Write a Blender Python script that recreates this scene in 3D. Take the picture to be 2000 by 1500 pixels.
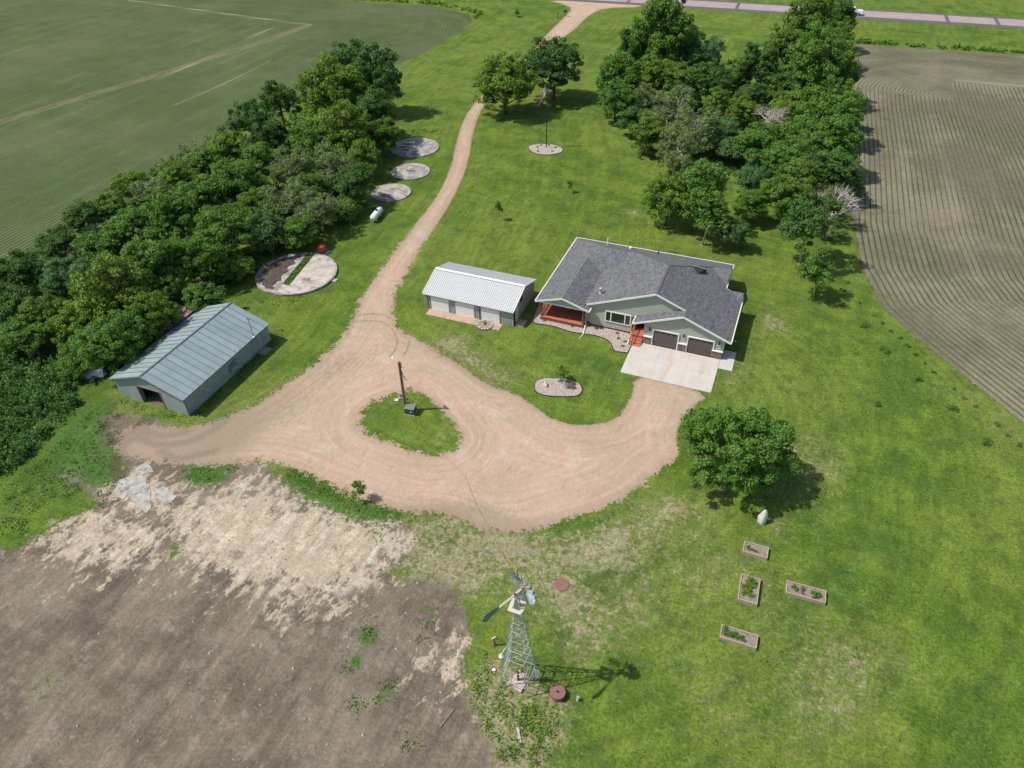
import bpy, bmesh, math, random
import numpy as np
from mathutils import Vector, Matrix

for o in list(bpy.data.objects): bpy.data.objects.remove(o)
sc = bpy.context.scene
COL = sc.collection
random.seed(7); RNG = np.random.default_rng(7)

# ------------------------------------------------------------------ camera
CAM_H = 48.0
FPX = 1387.0                       # focal length in photograph pixels (2000 wide)
PITCH, ROLL, YAW = math.radians(40.22), math.radians(-1.16), math.radians(22.45)
cf = np.array([-math.sin(YAW)*math.cos(PITCH), math.cos(YAW)*math.cos(PITCH), -math.sin(PITCH)])
cr0 = np.array([math.cos(YAW), math.sin(YAW), 0.0]); cu0 = np.cross(cr0, cf)
cr = math.cos(ROLL)*cr0 + math.sin(ROLL)*cu0
cu = -math.sin(ROLL)*cr0 + math.cos(ROLL)*cu0
camd = bpy.data.cameras.new('camera'); cam = bpy.data.objects.new('camera', camd); COL.objects.link(cam)
M = Matrix(((cr[0], cu[0], -cf[0], 0), (cr[1], cu[1], -cf[1], 0), (cr[2], cu[2], -cf[2], CAM_H), (0, 0, 0, 1)))
cam.matrix_world = M
camd.sensor_width = 36.0; camd.lens = 36.0*FPX/2000.0; camd.clip_start = 0.5; camd.clip_end = 8000
sc.camera = cam

# ------------------------------------------------------------------ light
SUN_EL, SUN_AZ_SHADOW = math.radians(56), math.radians(25)   # shadows run towards this heading from +X
sd = Vector((-math.cos(SUN_AZ_SHADOW)*math.cos(SUN_EL), -math.sin(SUN_AZ_SHADOW)*math.cos(SUN_EL), math.sin(SUN_EL)))
w = bpy.data.worlds.new("World"); sc.world = w; w.use_nodes = True
nt = w.node_tree; nt.nodes.clear()
sky = nt.nodes.new('ShaderNodeTexSky'); sky.sky_type = 'NISHITA'; sky.sun_disc = False
sky.sun_elevation = SUN_EL; sky.sun_rotation = math.atan2(sd.x, sd.y)
sky.air_density = 1.2; sky.dust_density = 1.5
bg = nt.nodes.new('ShaderNodeBackground'); bg.inputs[1].default_value = 0.122
wo = nt.nodes.new('ShaderNodeOutputWorld')
nt.links.new(sky.outputs[0], bg.inputs[0]); nt.links.new(bg.outputs[0], wo.inputs[0])
sl = bpy.data.lights.new('sun', 'SUN'); sl.energy = 4.5; sl.angle = math.radians(0.55); sl.color = (1.0, 0.955, 0.89)
so = bpy.data.objects.new('sun', sl); COL.objects.link(so)
so.rotation_euler = sd.to_track_quat('Z', 'Y').to_euler()
sc.view_settings.view_transform = 'Standard'; sc.view_settings.look = 'None'
sc.view_settings.exposure = 0.13; sc.view_settings.gamma = 1.0
sc.view_settings.use_curve_mapping = False
sc.render.engine = 'CYCLES'

# ------------------------------------------------------------------ helpers
def G(px, py, z=0.0):
    """point of the place at height z seen at that pixel of the photograph"""
    d = (px-1000)*cr - (py-750)*cu + FPX*cf
    t = (z-CAM_H)/d[2]
    return np.array([d[0]*t, d[1]*t, z])
def depth_of(p): return float((np.array([p[0], p[1], p[2]-CAM_H])) @ cf)
def GP(pts): return [tuple(G(x, y)[:2]) for x, y in pts]

class NT:
    def __init__(s, name):
        s.m = bpy.data.materials.new(name); s.m.use_nodes = True
        s.t = s.m.node_tree; s.t.nodes.clear()
        s.out = s.t.nodes.new('ShaderNodeOutputMaterial')
        s.b = s.t.nodes.new('ShaderNodeBsdfPrincipled'); s.t.links.new(s.b.outputs[0], s.out.inputs[0])
        s._pos = None
    def L(s, a, b):
        if isinstance(a, (int, float)):
            b.default_value = a
        elif isinstance(a, (tuple, list)):
            b.default_value = tuple(a)+((1,) if len(a) == 3 and len(b.default_value) == 4 else ())
        else: s.t.links.new(a, b)
    def pos(s):
        if s._pos is None: s._pos = s.t.nodes.new('ShaderNodeNewGeometry').outputs['Position']
        return s._pos
    def objpos(s): return s.t.nodes.new('ShaderNodeTexCoord').outputs['Object']
    def attr(s, n):
        a = s.t.nodes.new('ShaderNodeAttribute'); a.attribute_name = n; return a.outputs['Fac']
    def rnd(s): return s.t.nodes.new('ShaderNodeObjectInfo').outputs['Random']
    def noise(s, sc_, det=3, rough=.55, vec=None, stretch=None, dist=0.0):
        n = s.t.nodes.new('ShaderNodeTexNoise'); v = vec if vec is not None else s.pos()
        if stretch: v = s.mapping(v, stretch)
        s.L(v, n.inputs['Vector']); n.inputs['Scale'].default_value = sc_
        n.inputs['Detail'].default_value = det; n.inputs['Roughness'].default_value = rough
        n.inputs['Distortion'].default_value = dist
        return n.outputs['Fac']
    def mapping(s, v, scale=(1, 1, 1), rot=(0, 0, 0)):
        m = s.t.nodes.new('ShaderNodeMapping'); s.L(v, m.inputs[0])
        m.inputs['Scale'].default_value = scale; m.inputs['Rotation'].default_value = rot
        return m.outputs[0]
    def vor(s, sc_, vec=None, out='Distance', rnd=1.0):
        n = s.t.nodes.new('ShaderNodeTexVoronoi'); s.L(vec if vec is not None else s.pos(), n.inputs['Vector'])
        n.inputs['Scale'].default_value = sc_; n.inputs['Randomness'].default_value = rnd
        return n.outputs[out]
    def mt(s, op, a, b=0.0, c=0.0):
        n = s.t.nodes.new('ShaderNodeMath'); n.operation = op
        s.L(a, n.inputs[0]); s.L(b, n.inputs[1]); s.L(c, n.inputs[2]); return n.outputs[0]
    def step(s, v, lo, hi, a=0.0, b=1.0):
        n = s.t.nodes.new('ShaderNodeMapRange'); n.interpolation_type = 'SMOOTHSTEP'
        s.L(v, n.inputs[0]); s.L(lo, n.inputs[1]); s.L(hi, n.inputs[2]); s.L(a, n.inputs[3]); s.L(b, n.inputs[4])
        return n.outputs[0]
    def mix(s, f, a, b, mode='MIX'):
        n = s.t.nodes.new('ShaderNodeMix'); n.data_type = 'RGBA'; n.blend_type = mode
        s.L(f, n.inputs[0]); s.L(a, n.inputs[6]); s.L(b, n.inputs[7]); return n.outputs[2]
    def mul(s, col, f):
        c = s.t.nodes.new('ShaderNodeCombineColor')
        for i in range(3): s.L(f, c.inputs[i])
        return s.mix(1.0, col, c.outputs[0], 'MULTIPLY')
    def bump(s, h, strength=.3, dist=.05):
        n = s.t.nodes.new('ShaderNodeBump'); n.inputs['Strength'].default_value = strength
        n.inputs['Distance'].default_value = dist; s.L(h, n.inputs['Height'])
        s.L(n.outputs[0], s.b.inputs['Normal'])
    def fin(s, col, rough=.8, metal=0.0, spec=.3):
        s.L(col, s.b.inputs['Base Color']); s.L(rough, s.b.inputs['Roughness']); s.L(metal, s.b.inputs['Metallic'])
        s.b.inputs['Specular IOR Level'].default_value = spec
        return s.m

def simple(name, col, rough=.7, var=.15, scale=2.0, metal=0.0, bump=0.0, spec=.3, dirt=None, dirtamt=.3, rndvar=0.0):
    n = NT(name); f = n.noise(scale, 4, .6)
    k = n.step(f, .25, .75, 1-var, 1+var)
    c = n.mul(col, k)
    if dirt:
        d = n.step(n.noise(scale*.6, 5, .65), .5, .72); c = n.mix(n.mt('MULTIPLY', d, dirtamt), c, dirt)
    if rndvar: c = n.mul(c, n.step(n.rnd(), 0, 1, 1-rndvar, 1+rndvar))
    if bump: n.bump(n.noise(scale*6, 4), bump, .03)
    return n.fin(c, rough, metal, spec)

class MB:
    def __init__(s): s.v = []; s.f = []
    def add(s, vs, fs):
        n = len(s.v); s.v += [tuple(map(float, p)) for p in vs]; s.f += [tuple(i+n for i in f) for f in fs]; return s
    def box(s, x0, x1, y0, y1, z0, z1):
        return s.add([(x0,y0,z0),(x1,y0,z0),(x1,y1,z0),(x0,y1,z0),(x0,y0,z1),(x1,y0,z1),(x1,y1,z1),(x0,y1,z1)],
                     [(0,3,2,1),(4,5,6,7),(0,1,5,4),(1,2,6,5),(2,3,7,6),(3,0,4,7)])
    def bar(s, a, b, w, h=None, up=(0,0,1)):
        h = h or w; a = Vector(a); b = Vector(b); d = (b-a).normalized(); u = Vector(up)
        if abs(d.dot(u)) > .98: u = Vector((1,0,0))
        r = d.cross(u).normalized(); u = r.cross(d).normalized()
        vs = [p + r*sx*w/2 + u*sz*h/2 for p in (a, b) for sx, sz in ((-1,-1),(1,-1),(1,1),(-1,1))]
        return s.add(vs, [(0,1,2,3),(7,6,5,4),(0,4,5,1),(1,5,6,2),(2,6,7,3),(3,7,4,0)])
    def tube(s, pts, rad, n=8, cap=True):
        pts = [Vector(p) for p in pts]; rads = rad if hasattr(rad, '__len__') else [rad]*len(pts)
        base = len(s.v); up = Vector((.13, .21, 1)).normalized()
        for i, p in enumerate(pts):
            d = (pts[min(i+1, len(pts)-1)] - pts[max(i-1, 0)]).normalized()
            r = d.cross(up); r = r.normalized() if r.length > .05 else d.cross(Vector((1,0,0))).normalized()
            u = r.cross(d)
            for k in range(n):
                a = 2*math.pi*k/n; s.v.append(tuple(p + (r*math.cos(a)+u*math.sin(a))*rads[i]))
        for i in range(len(pts)-1):
            for k in range(n):
                k2 = (k+1) % n; s.f.append((base+i*n+k, base+i*n+k2, base+(i+1)*n+k2, base+(i+1)*n+k))
        if cap:
            s.f.append(tuple(base+k for k in range(n))[::-1]); s.f.append(tuple(base+(len(pts)-1)*n+k for k in range(n)))
        return s
    def lathe(s, prof, c=(0,0,0), n=20):
        base = len(s.v)
        for r, z in prof:
            for k in range(n):
                a = 2*math.pi*k/n; s.v.append((c[0]+r*math.cos(a), c[1]+r*math.sin(a), c[2]+z))
        for i in range(len(prof)-1):
            for k in range(n):
                k2 = (k+1) % n; s.f.append((base+i*n+k, base+i*n+k2, base+(i+1)*n+k2, base+(i+1)*n+k))
        s.f.append(tuple(base+k for k in range(n))[::-1]); s.f.append(tuple(base+(len(prof)-1)*n+k for k in range(n)))
        return s
    def prism(s, poly, z0, z1):
        n = len(poly)
        a = sum(poly[i][0]*poly[(i+1)%n][1]-poly[(i+1)%n][0]*poly[i][1] for i in range(n))
        if a < 0: poly = poly[::-1]
        s.add([(x,y,z0) for x,y in poly]+[(x,y,z1) for x,y in poly],
              [tuple(range(n))[::-1], tuple(range(n,2*n))]+[(i,(i+1)%n,n+(i+1)%n,n+i) for i in range(n)])
        return s
    def build(s, name, m, parent=None, off=None, smooth=False):
        me = bpy.data.meshes.new(name)
        o0 = Vector(off) if off is not None else (Vector(parent['_base']) if parent is not None and '_base' in parent else Vector((0,0,0)))
        me.from_pydata([tuple(Vector(p)-o0) for p in s.v], [], s.f); me.validate(); me.update()
        if smooth:
            me.polygons.foreach_set('use_smooth', [True]*len(me.polygons))
        if m: me.materials.append(m)
        o = bpy.data.objects.new(name, me); COL.objects.link(o)
        if parent is not None:
            o.parent = parent
            if '_base' in parent: o['_base'] = tuple(parent['_base'])
        return o

def thing(name, label, cat, loc, rz=0.0, group=None, local=False):
    o = bpy.data.objects.new(name, None); COL.objects.link(o); o.empty_display_size = .3
    o.location = loc; o.rotation_euler = (0, 0, rz)
    o['label'] = label; o['category'] = cat
    if group: o['group'] = group
    o['_base'] = (0.0,0.0,0.0) if local else tuple(float(v) for v in loc)
    return o
def tag(o, label=None, cat=None, group=None, kind=None):
    if label: o['label'] = label
    if cat: o['category'] = cat
    if group: o['group'] = group
    if kind: o['kind'] = kind
    return o

# ------------------------------------------------------------------ distance fields
def seg_dist(P, poly, closed=True):
    poly = np.array(poly, float); n = len(poly); best = np.full(len(P), 1e9)
    for i in range(n if closed else n-1):
        a = poly[i]; b = poly[(i+1) % n]; d = b-a; L = max((d@d), 1e-9)
        t = np.clip(((P-a)@d)/L, 0, 1); q = P-(a+t[:, None]*d)
        best = np.minimum(best, np.hypot(q[:, 0], q[:, 1]))
    return best
def inside(P, poly):
    poly = np.array(poly, float); n = len(poly); c = np.zeros(len(P), bool); x, y = P[:, 0], P[:, 1]
    for i in range(n):
        x1, y1 = poly[i]; x2, y2 = poly[(i+1) % n]
        if y1 == y2: continue
        c ^= ((y1 > y) != (y2 > y)) & (x < (x2-x1)*(y-y1)/(y2-y1)+x1)
    return c
def sdf(P, poly):
    d = seg_dist(P, poly); return np.where(inside(P, poly), d, -d)
def smooth_poly(p, it=2, closed=True):
    p = [np.array(q, float) for q in p]
    for _ in range(it):
        r = []; n = len(p)
        for i in range(n if closed else n-1):
            a, b = p[i], p[(i+1) % n]; r += [a*.75+b*.25, a*.25+b*.75]
        if not closed: r = [p[0]]+r+[p[-1]]
        p = r
    return [tuple(q) for q in p]

# ------------------------------------------------------------------ GROUND
def axis(segs):
    out = []
    for a, b, st in segs:
        n = max(1, int(round((b-a)/st))); out += list(np.linspace(a, b, n, endpoint=False))
    return np.array(out+[segs[-1][1]])
gx = axis([(-3000,-700,575),(-700,-260,55),(-260,-120,2.0),(-120,-62,.8),(-62,2,.27),(2,34,.5),(34,90,2),(90,700,60),(700,3000,575)])
gy = axis([(-3000,-300,675),(-300,-20,40),(-20,2,1.5),(2,74,.27),(74,130,.6),(130,250,1.4),(250,700,50),(700,3500,560)])
nx, ny = len(gx), len(gy)
XX, YY = np.meshgrid(gx, gy); P = np.stack([XX.ravel(), YY.ravel()], 1)

gravel_px = [(1065,0),(1100,8),(1118,17),(1105,30),(1045,90),(1000,140),(935,190),(905,230),(890,280),(880,330),(850,390),(800,450),(740,530),(700,590),(680,642),(640,690),(575,740),(500,790),(430,822),(330,838),(290,826),(240,838),(215,885),(300,902),(400,912),(480,902),(540,903),(640,945),(720,985),(800,1003),(860,1000),(900,1015),(940,1040),(1030,1040),(1100,1017),(1180,992),(1240,962),(1290,915),(1330,890),(1322,850),(1340,810),(1387,768),(1300,745),(1240,732),(1232,780),(1200,822),(1140,833),(1080,820),(1040,790),(1000,765),(950,752),(900,712),(860,690),(815,660),(778,645),(765,590),(795,530),(840,460),(885,390),(915,320),(925,250),(950,195),(1070,95),(1120,60),(1150,30),(1180,15),(1260,14),(1260,-2)]
island_px = [(703,812),(722,789),(780,766),(812,758),(850,790),(885,830),(905,858),(880,884),(840,890),(780,872),(712,843)]
dirt_px = [(-260,1010),(0,1075),(60,1050),(120,1010),(200,985),(150,960),(90,930),(110,850),(170,790),(250,800),(330,835),(430,850),(520,905),(560,935),(620,965),(700,1010),(765,1005),(818,1045),(800,1088),(745,1130),(850,1128),(915,1165),(915,1250),(905,1320),(945,1400),(965,1520),(960,1700),(-300,1750)]
pale_px = [[(330,965),(400,965),(500,937),(560,962),(660,990),(740,1000),(818,1045),(792,1095),(700,1145),(650,1178),(560,1185),(500,1150),(380,1110),(330,1040)],
           [(215,965),(262,910),(340,955),(345,1000),(280,1003)],
           [(50,1050),(200,1000),(320,1040),(300,1095),(160,1105)],
           [(848,1308),(900,1262),(916,1300),(885,1335)],
           [(1070,1412),(1085,1410),(1118,1440),(1112,1448),(1080,1430)]]
PG = smooth_poly(GP(gravel_px), 1); PI = smooth_poly(GP(island_px)); PD = smooth_poly(GP(dirt_px), 1)
def nrm(pts): return [tuple(p) for p in pts]
PR = [(8.4,196),(8.5,170),(8.7,153.8),(9.7,127.8),(10.2,102.9),(11.5,90),(14,81.2),(18.2,75),(22.8,69.2),(26.8,64.2),(45,42),(90,-10),(400,-300),(600,100),(600,232),(300,216),(60,198.5)]
PL = [(-79,40),(-84,51.5),(-88,62),(-92,80.9),(-95,102.9),(-93,122.8),(-87.5,145),(-85,158),(-85.4,178),(-86.5,188),(-91,194),(-104,199),(-143,196),(-260,200),(-700,215),(-700,-300),(-60,-300),(-70,20)]
g_gravel = np.minimum(sdf(P, PG), -sdf(P, PI))
g_dirt = sdf(P, PD)
g_pale = np.full(len(P), -50.0)
for pp in pale_px: g_pale = np.maximum(g_pale, sdf(P, GP(pp)))
dR = sdf(P, PR); dL = sdf(P, PL)
g_crop = np.maximum(dR, dL)
X, Y = P[:, 0], P[:, 1]
rowR = np.where(Y > 174.5, Y, seg_dist(P, [(8.4,400)]+PR[1:11]+[(90,-10),(400,-300)], False))
cR = np.array([27.0, 163.0]); arc = np.hypot(X-cR[0], Y-cR[1])
rowR = np.where((Y > 163) & (X < 27) & (dR > 0), arc, rowR)
rowL = np.where(Y > 171.5, Y, X)
cL = np.array([-99.0, 178.0]); arcL = np.hypot(X-cL[0], Y-cL[1])
rowL = np.where((X > -99) & (Y > 150), np.where(Y > 178, arcL, np.abs(X-cL[0])), rowL)
g_row = np.where(dR > dL, rowR, rowL)
def blobs(lst, base=0.0):
    o = np.full(len(P), base)
    for px, py, r, wt in lst:
        c = G(px, py); o = o + wt*np.exp(-((X-c[0])**2+(Y-c[1])**2)/(r*r))
    return np.clip(o, -1.5, 1.6)
g_dry = blobs([(1160,1080,4,1.0),(1250,1060,5,.5),(1330,1000,3,.7),(1480,960,2,.2),(1120,1110,3,.5),(1020,1080,4,.95),(940,1060,3,.8),
  (920,1110,3,.9),(1100,1180,3,.75),(1190,1230,3,.75),(1130,1250,2.5,.7),(1230,1150,2.5,.4),(1570,900,5,.85),(1600,880,4,.35),(1560,960,3,.5),
  (1500,1150,3,.55),(1530,1215,2.5,.6),(1640,1120,3,.5),(1620,1320,4,.65),(1560,1390,4,.65),(1700,1260,4,.5),(1760,1370,4,.3),
  (1000,1400,3,1.3),(940,1450,4,1.3),(980,1350,2,1.0),(1050,1430,2.5,1.0),(960,1310,1.6,.8),(1060,1390,2,.9),(1350,1330,4,.35),(1400,1400,4,.3),
  (700,700,3,.5),(640,720,3,.6),(560,770,4,.7),(480,820,4,.9),(400,850,4,.9),(250,790,3,.8),(180,800,3,.8),(150,900,3,.8),(230,850,3,1.0),(120,960,3,.5),
  (860,670,2.0,1.0),(900,690,2.6,1.1),(935,712,2.2,1.0),(850,635,1.5,.8),(905,660,1.5,.7),(970,735,2,.8),(1000,750,2,.5),
  (1500,620,2.3,1.1),(1525,640,1.6,1.0),(1475,690,1.8,.8),(1440,720,2.2,.8),(1420,745,1.6,.8),(1520,580,1.6,.4),(1450,770,2,.4),
  (1237,415,1.6,1.3),(1515,770,2,.5),(1700,560,5,.5),(1740,650,5,.4),(1860,760,5,.5),(1650,440,3,.6),(1960,850,4,.6),
  (1000,800,2,.4),(1200,750,1.6,.6),(1215,800,1.6,.6),(1010,730,2,.3),(830,880,1.8,.6),(880,850,1.6,.7),(720,830,1.2,.3),
  (720,1000,3,.5),(800,1010,2.5,.5),(860,1060,4,1.1),(780,1120,3,.5),(850,1110,3,.9),(900,1040,3,1.0),(1260,1000,3,.5),(1390,950,2,.4),
  (1000,250,8,.15),(950,420,6,.25),(1150,330,9,.2),(1300,320,8,.1),(900,520,3,.3),(1180,300,6,.25),(880,420,3,.35),
  (1400,1060,4,.35),(1300,1090,4,.4),(1520,1030,1.3,1.2),(1350,1200,4,.25),(1440,1130,3,.3)])
g_lush = blobs([(60,760,9,.8),(20,850,7,.8),(120,720,6,1.0),(60,680,8,1.0),(430,660,6,.5),(560,600,6,.4),(1700,850,12,.5),(1620,1140,2.5,.8),(1560,1170,2,.5),(1700,1050,5,.6),
  (1150,1140,2,.5),(1220,1130,3,.6),(1280,1230,3,.5),(600,930,3,1.2),(660,950,3,1.2),(700,985,2.5,1.1),(760,1000,2,.8),(385,915,2.2,1.0),(440,925,2,.8),(210,925,2.5,1.1),(160,880,3,1.0),(130,830,3,.9),(190,800,2,.7),(240,870,1.5,.7),(100,900,3,1.0),(320,815,2,.8),
  (712,1250,1.0,.95),(690,1302,.7,1.0),(722,1238,.7,.9),(742,1362,.7,.9),(768,1345,.5,.9),(690,1378,.5,.8),(700,1285,.6,.8),(820,1245,.6,.7),(855,1225,.4,.8),(400,930,2,.7),(350,1065,1.6,.6),
  (340,1080,1,.7),(60,1010,3,.4),(130,1000,3,.3),(200,920,2,.3),(740,1050,1.2,.8),(800,1150,1.5,.8),(840,1190,1.2,.9),(720,1400,1,.7),(820,1440,1,.8),(80,1350,2,.5),(90,1330,1.5,.5),
  (1500,900,4,.2),(1440,950,4,.3),(980,700,4,.3),(1120,690,5,.6),(1180,720,4,.5),(1350,520,6,.3)])
tracks = [[(690,619),(710,614),(735,613),(755,617),(772,626)],[(688,630),(710,626),(740,627),(760,635),(771,650),(777,665),(773,683),(762,695)],[(800,665),(797,680),(788,695)],
 [(290,806),(267,843),(213,867)],[(300,808),(277,847),(240,870)],[(267,850),(300,870),(360,867),(407,847),(443,820)],[(283,843),(320,853),(367,843)],[(250,860),(225,900),(228,930)],[(315,880),(340,900),(420,880)],
 ]
g_track = np.full(len(P), 9.0)
for t in tracks: g_track = np.minimum(g_track, seg_dist(P, smooth_poly(GP(t), 2, False), False))

g_mud = np.full(len(P), 9.0)
for t in tracks[3:9]: g_mud = np.minimum(g_mud, seg_dist(P, smooth_poly(GP(t), 2, False), False))
g_ditch = seg_dist(P, GP([(-150,285),(0,238),(100,208),(270,158),(400,117),(530,76),(600,50)]), False)
g_pl = np.minimum(seg_dist(P, GP([(250,0),(320,10),(560,43),(612,48)]), False), seg_dist(P, GP([(340,206),(440,162),(530,118)]), False)+.3)
g_pl = np.minimum(g_pl, seg_dist(P, GP([(300,160),(360,133),(450,92),(530,54)]), False)+.1)
g_pl = np.minimum(g_pl, seg_dist(P, [(28,174.3),(44,175),(120,178)], False))
gm = NT('ground_cover')
n1 = gm.noise(.045, 2, .5); n2 = gm.noise(.22, 4, .6); n3 = gm.noise(.9, 4, .65); n4 = gm.noise(4.0, 4, .7); n5 = gm.noise(17.0, 3, .7)
# lawn
c = gm.mix(gm.step(n2, .36, .64), (.058,.110,.012), (.100,.160,.018))
c = gm.mix(gm.step(n1, .40, .62, 0, .65), c, (.130,.172,.028))
c = gm.mix(gm.step(gm.noise(.5, 5, .7), .48, .66, 0, .7), c, (.044,.082,.018))
c = gm.mix(gm.step(gm.noise(.11, 5, .7), .5, .64, 0, .55), c, (.125,.165,.022))
nb = gm.noise(1.9, 6, .75)
c = gm.mix(gm.step(nb, .46, .66, 0, .35), c, (.150,.165,.045))
c = gm.mix(gm.step(gm.vor(.75, gm.mapping(gm.pos(), (1, 1, 1))), .42, .12, 0, .35), c, (.045,.088,.016))
dryn = gm.mt('ADD', gm.mt('MULTIPLY', gm.attr('dry'), .38), gm.mt('ADD', gm.mt('MULTIPLY', gm.mt('SUBTRACT', nb, .5), 1.9), gm.mt('MULTIPLY', gm.mt('SUBTRACT', n2, .5), .9)))
c = gm.mix(gm.step(dryn, .12, .66, 0, .62), c, (.175,.172,.075))
c = gm.mix(gm.step(dryn, .48, .70, 0, .7), c, (.28,.235,.155))
lus = gm.mt('ADD', gm.attr('lush'), gm.mt('ADD', gm.mt('MULTIPLY', gm.mt('SUBTRACT', n3, .5), 1.6), gm.mt('MULTIPLY', gm.mt('SUBTRACT', n4, .5), .8)))
c = gm.mix(gm.step(lus, .45, 1.0, 0, .75), c, (.045,.092,.014))
fine = gm.mt('MULTIPLY', gm.step(n4, .3, .7, .66, 1.34), gm.step(n5, .28, .72, .6, 1.45))
mow = gm.noise(1.3, 3, .6, stretch=(1.0, .12, 1)); fine = gm.mt('MULTIPLY', fine, gm.step(mow, .35, .65, .93, 1.07))
sepm = gm.t.nodes.new('ShaderNodeSeparateXYZ'); gm.L(gm.pos(), sepm.inputs[0]); cm_ = gm.t.nodes.new('ShaderNodeCombineXYZ')
gm.L(gm.attr('gravel'), cm_.inputs[0]); gm.L(gm.mt('MULTIPLY', sepm.outputs[0], .05), cm_.inputs[1]); gm.L(gm.mt('MULTIPLY', sepm.outputs[1], .05), cm_.inputs[2])
mown = gm.noise(1.1, 3, .65, vec=cm_.outputs[0]); fine = gm.mt('MULTIPLY', fine, gm.step(mown, .34, .66, .90, 1.09))
lawn = gm.mul(c, fine)
fl = gm.mt('MULTIPLY', gm.step(gm.vor(2.6), .11, .05), gm.step(gm.noise(.12, 3, .6), .55, .66))
lawn = gm.mix(gm.mt('MULTIPLY', fl, .55), lawn, (.5,.52,.42))
# gravel
gr = gm.mix(gm.step(gm.noise(.12, 4, .6), .38, .62), (.435,.305,.222), (.375,.290,.200))
gr = gm.mix(gm.step(gm.noise(.7, 5, .65, stretch=(1, .5, 1)), .55, .72, 0, .4), gr, (.31,.195,.135))
gr = gm.mix(gm.step(gm.noise(.3, 4, .6), .52, .70, 0, .6), gr, (.46,.36,.285))
gr = gm.mix(gm.step(gm.mt('ADD', gm.attr('dry'), gm.mt('MULTIPLY', gm.mt('SUBTRACT', nb, .5), 2.0)), .35, 1.1, 0, .75), gr, (.27,.215,.150))
gr = gm.mul(gr, gm.mt('MULTIPLY', gm.step(gm.noise(24, 3, .7), .25, .75, .80, 1.2), gm.step(gm.noise(2.6, 5, .7, stretch=(1, .5, 1)), .3, .7, .91, 1.08)))
sep = gm.t.nodes.new('ShaderNodeSeparateXYZ'); gm.L(gm.pos(), sep.inputs[0]); cmb = gm.t.nodes.new('ShaderNodeCombineXYZ')
gm.L(gm.mt('MULTIPLY', gm.attr('gravel'), 1.9), cmb.inputs[0]); gm.L(gm.mt('MULTIPLY', sep.outputs[0], .10), cmb.inputs[1]); gm.L(gm.mt('MULTIPLY', sep.outputs[1], .10), cmb.inputs[2])
rut = gm.noise(1.0, 5, .72, vec=cmb.outputs[0], dist=.2)
gr = gm.mul(gr, gm.step(rut, .32, .68, .90, 1.07)); gr = gm.mix(gm.step(rut, .60, .72, 0, .3), gr, (.48,.37,.30))
gr = gm.mix(gm.step(gm.mt('ADD', gm.attr('gravel'), gm.mt('MULTIPLY', gm.mt('SUBTRACT', nb, .5), 3.0)), 1.3, -.1, 0, .6), gr, (.29,.205,.145))
trk = gm.step(gm.mt('ADD', gm.attr('track'), gm.mt('MULTIPLY', gm.mt('SUBTRACT', n4, .3), .5)), .32, .12)
gr = gm.mix(gm.mt('MULTIPLY', trk, .62), gr, (.15,.105,.068))
# dirt
di = gm.mix(gm.step(n2, .38, .62), (.125,.102,.075), (.190,.158,.114))
di = gm.mix(gm.step(gm.noise(.55, 8, .75), .52, .62, 0, .75), di, (.225,.190,.145))
di = gm.mix(gm.step(gm.noise(.2, 7, .72, stretch=(1, 1.5, 1)), .52, .62, 0, .6), di, (.088,.073,.060))
pal = gm.noise(.9, 8, .78, vec=gm.mapping(gm.pos(), (1, .55, 1), (0, 0, -.7)))
pn = gm.mt('ADD', gm.mt('MULTIPLY', gm.attr('pale'), .15), gm.mt('ADD', gm.mt('MULTIPLY', gm.mt('SUBTRACT', pal, .5), 4.6), .02))
di = gm.mix(gm.step(pn, -.1, .22, 0, .92), di, (.40,.325,.235))
di = gm.mix(gm.mt('MULTIPLY', gm.step(gm.attr('pale'), -.2, .3), gm.step(gm.noise(.8, 6, .7), .50, .58, 0, .6)), di, (.50,.43,.34))
di = gm.mix(gm.step(gm.noise(.42, 7, .75), .58, .66, 0, .7), di, (.150,.125,.088))
di = gm.mix(gm.step(gm.noise(.3, 8, .78), .60, .68, 0, .45), di, (.075,.105,.035))
stk = gm.noise(1.6, 5, .7, vec=gm.mapping(gm.pos(), (1, .16, 1), (0, 0, -.75))); di = gm.mul(di, gm.step(stk, .34, .66, .84, 1.12))
peb = gm.step(gm.vor(2.2), .13, .08); di = gm.mix(gm.mt('MULTIPLY', peb, gm.step(gm.noise(.5, 3), .48, .62, 0, .45)), di, (.36,.32,.27))
di = gm.mul(di, gm.mt('MULTIPLY', gm.step(n4, .3, .7, .82, 1.18), gm.step(n5, .28, .72, .72, 1.28)))
lusd = gm.mt('ADD', gm.attr('lush'), gm.mt('ADD', gm.mt('MULTIPLY', gm.mt('SUBTRACT', nb, .5), 4.0), gm.mt('MULTIPLY', gm.mt('SUBTRACT', n4, .5), 2.2)))
di = gm.mix(gm.step(lusd, .85, 1.25), di, gm.mul((.055,.115,.02), fine))
mud = gm.step(gm.mt('ADD', gm.attr('mud'), gm.mt('MULTIPLY', gm.mt('SUBTRACT', nb, .5), 1.6)), .75, .15, 0, .8)
di = gm.mix(mud, di, (.085,.062,.042)); gr = gm.mix(mud, gr, (.120,.088,.060))
gr = gm.mix(gm.step(gm.mt('ADD', gm.attr('mud'), gm.mt('MULTIPLY', gm.mt('SUBTRACT', nb, .5), 3.0)), 4.5, 1.0, 0, .7), gr, (.26,.205,.145))
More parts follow.
